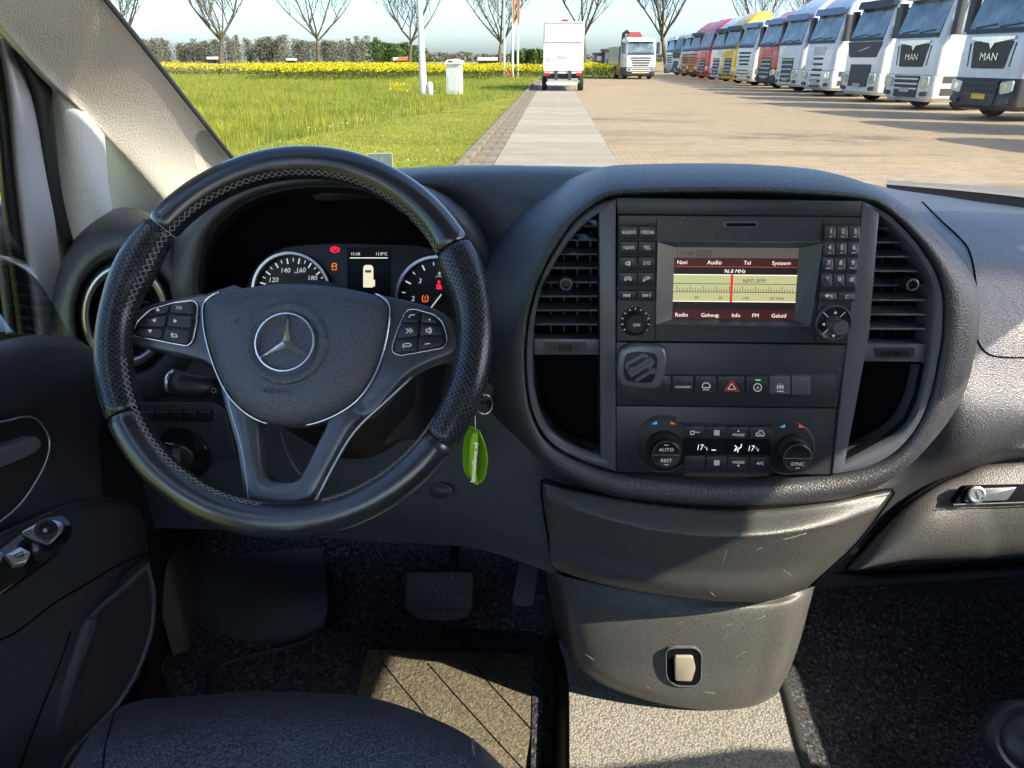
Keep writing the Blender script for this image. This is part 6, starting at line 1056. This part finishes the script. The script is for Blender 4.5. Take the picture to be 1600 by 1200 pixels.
# raised middle floor and passenger carpet
MZ = .69; zl = lambda x, y, z: gz(x, y, z)
cf = build(MB().loft([[(872, 1000, MZ), (1000, 1010, MZ), (1100, 1010, MZ), (1202, 1000, MZ)], [(888, 1064, MZ), (1000, 1085, MZ), (1100, 1095, MZ), (1222, 1062, MZ)], [(890, 1200, MZ), (1000, 1200, MZ), (1100, 1200, MZ), (1256, 1200, MZ)], [(890, 1600, MZ), (1000, 1600, MZ), (1100, 1600, MZ), (1370, 1600, MZ)]], 30, 10, at=zl), 'middle_floor', M_RFLOOR, None, True, kind='structure')
build(MB().loft([[(850, 1000, .60), (868, 1000, MZ - .01), (872, 1000, MZ)], [(855, 1064, .60), (880, 1064, MZ - .01), (888, 1064, MZ)], [(845, 1200, .60), (880, 1200, MZ - .01), (890, 1200, MZ)], [(830, 1600, .60), (880, 1600, MZ - .01), (890, 1600, MZ)]], 8, 10, at=zl), 'floor_step', M_BLK, None, True, kind='structure')
build(MB().loft([[(1270, 900, .80), (1400, 880, .84), (1560, 870, .86), (1950, 870, .88)], [(1215, 1000, .66), (1400, 960, .68), (1600, 930, .70), (1950, 940, .72)], [(1225, 1070, .66), (1400, 1060, .61), (1600, 1040, .60), (1950, 1040, .60)], [(1262, 1205, .66), (1400, 1205, .61), (1600, 1205, .60), (1950, 1205, .60)], [(1375, 1600, .66), (1500, 1600, .61), (1700, 1600, .60), (2200, 1600, .60)]], 40, 10, at=zl), 'passenger_carpet', M_CARP, None, True, kind='structure', label='black loop carpet in the passenger footwell', cat='carpet')
es = thing('carpet_edging', 'black rubber edging strip between middle floor and passenger carpet', 'edging', gz(1260, 1200, .69)); build(MB().tube([gz(x, y, .688) for x, y in cr([(1205, 1010), (1222, 1062), (1240, 1130), (1259, 1200), (1372, 1590)], 6)], .008, 8), 'strip', M_RUB, es, True)
wc = thing('seat_mount', 'black round seat mount cap at the edge of the passenger footwell', 'seat mount', at(1590, 1170, .68)); build(MB().lathe(at(1612, 1160, .70), (-.3, -.75, .8), [(.05, -.03), (.05, .0), (.042, .008), (.034, .004), (.028, .012), (0, .014)], 30), 'cap', M_PANEL, wc, True, sharp=50)
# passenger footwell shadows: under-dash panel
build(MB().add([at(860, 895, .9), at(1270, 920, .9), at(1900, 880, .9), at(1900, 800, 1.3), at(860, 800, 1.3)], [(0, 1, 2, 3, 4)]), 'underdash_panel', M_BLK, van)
# driver's seat
st_ = thing('driver_seat', 'dark blue-black leather driver seat cushion in the foreground', 'seat', at(440, 1200, .4))
g = NG('seat_leather'); v1 = g.vor(380, 'F1'); g.set(g.ramp(v1, [(.1, (.22, .24, .31)), (.55, (.05, .055, .072))]), .30, 0, .9, **{'Coat Weight': .5, 'Coat Roughness': .3}); g.bump(v1, 1.0, -.0014); M_SEAT = g.m
SR = [[(95, 1260, .45), (200, 1120, .60), (330, 1098, .66), (450, 1092, .675), (560, 1098, .66), (650, 1122, .635), (730, 1160, .60), (800, 1215, .555)],
      [(80, 1250, .43), (180, 1110, .565), (320, 1088, .615), (450, 1082, .63), (570, 1090, .615), (660, 1117, .59), (740, 1157, .555), (815, 1225, .51)],
      [(60, 1270, .40), (175, 1125, .525), (320, 1094, .575), (450, 1088, .585), (580, 1098, .57), (670, 1126, .545), (750, 1170, .51), (820, 1250, .46)],
      [(20, 1330, .35), (160, 1200, .44), (320, 1160, .49), (450, 1150, .50), (590, 1162, .485), (690, 1195, .46), (770, 1245, .42), (840, 1330, .37)],
      [(-20, 1500, .25), (140, 1420, .31), (320, 1380, .335), (450, 1370, .34), (600, 1382, .33), (710, 1420, .31), (800, 1470, .28), (870, 1540, .24)]]
se = build(MB().loft(SR, 80, 12), 'cushion', M_SEAT, st_, True)
def rowpt(rw, x): rr = cr(rw, 12); i = min(range(len(rr)), key=lambda q: abs(rr[q][0] - x)); return rr[i]
for xx in (178, 738):
    pts = [(xx + d, 0, 0) for d in (6, 2, 0, -12 if xx < 400 else 6, -30 if xx < 400 else 20)]; P = [at(rowpt(rw, p[0])[0], rowpt(rw, p[0])[1], rowpt(rw, p[0])[2] - .0012) for rw, p in zip(SR, pts)]
    build(MB().tube([tuple(q) for q in cr(P, 6)], .0012, 6), 'seam', M_BLK if xx < 400 else M_THREAD, st_, True)
build(MB().loft([SR[0], [(x, y + 25, Y + .01) for x, y, Y in SR[0]], [(x, y + 160, Y - .02) for x, y, Y in SR[0]]], 40, 4), 'cushion_front', M_SEAT, st_, True)
# passenger bench (mostly out of the frame, shades the middle floor)
pb = thing('passenger_seat', 'passenger seat cushion and backrest beyond the frame, beside the driver seat', 'seat', (.62, .1, .6))
build(MB().rings([[(.62 + x * .26, .08 + y * .27, z) for x, y in rnd([(-1, -1), (1, -1), (1, 1), (-1, 1)], .25, 4)] for z in (.62, .78, .92, .95)], True, True, True), 'cushion', M_SEAT, pb, True, sharp=60); build(MB().rings([[(.62 + x * .25, -.30 + y * .08 - (z - .9) * .2, z) for x, y in rnd([(-1, -1), (1, -1), (1, 1), (-1, 1)], .3, 4)] for z in (.85, 1.2, 1.45, 1.52)], True, True, True), 'backrest', M_SEAT, pb, True, sharp=60)
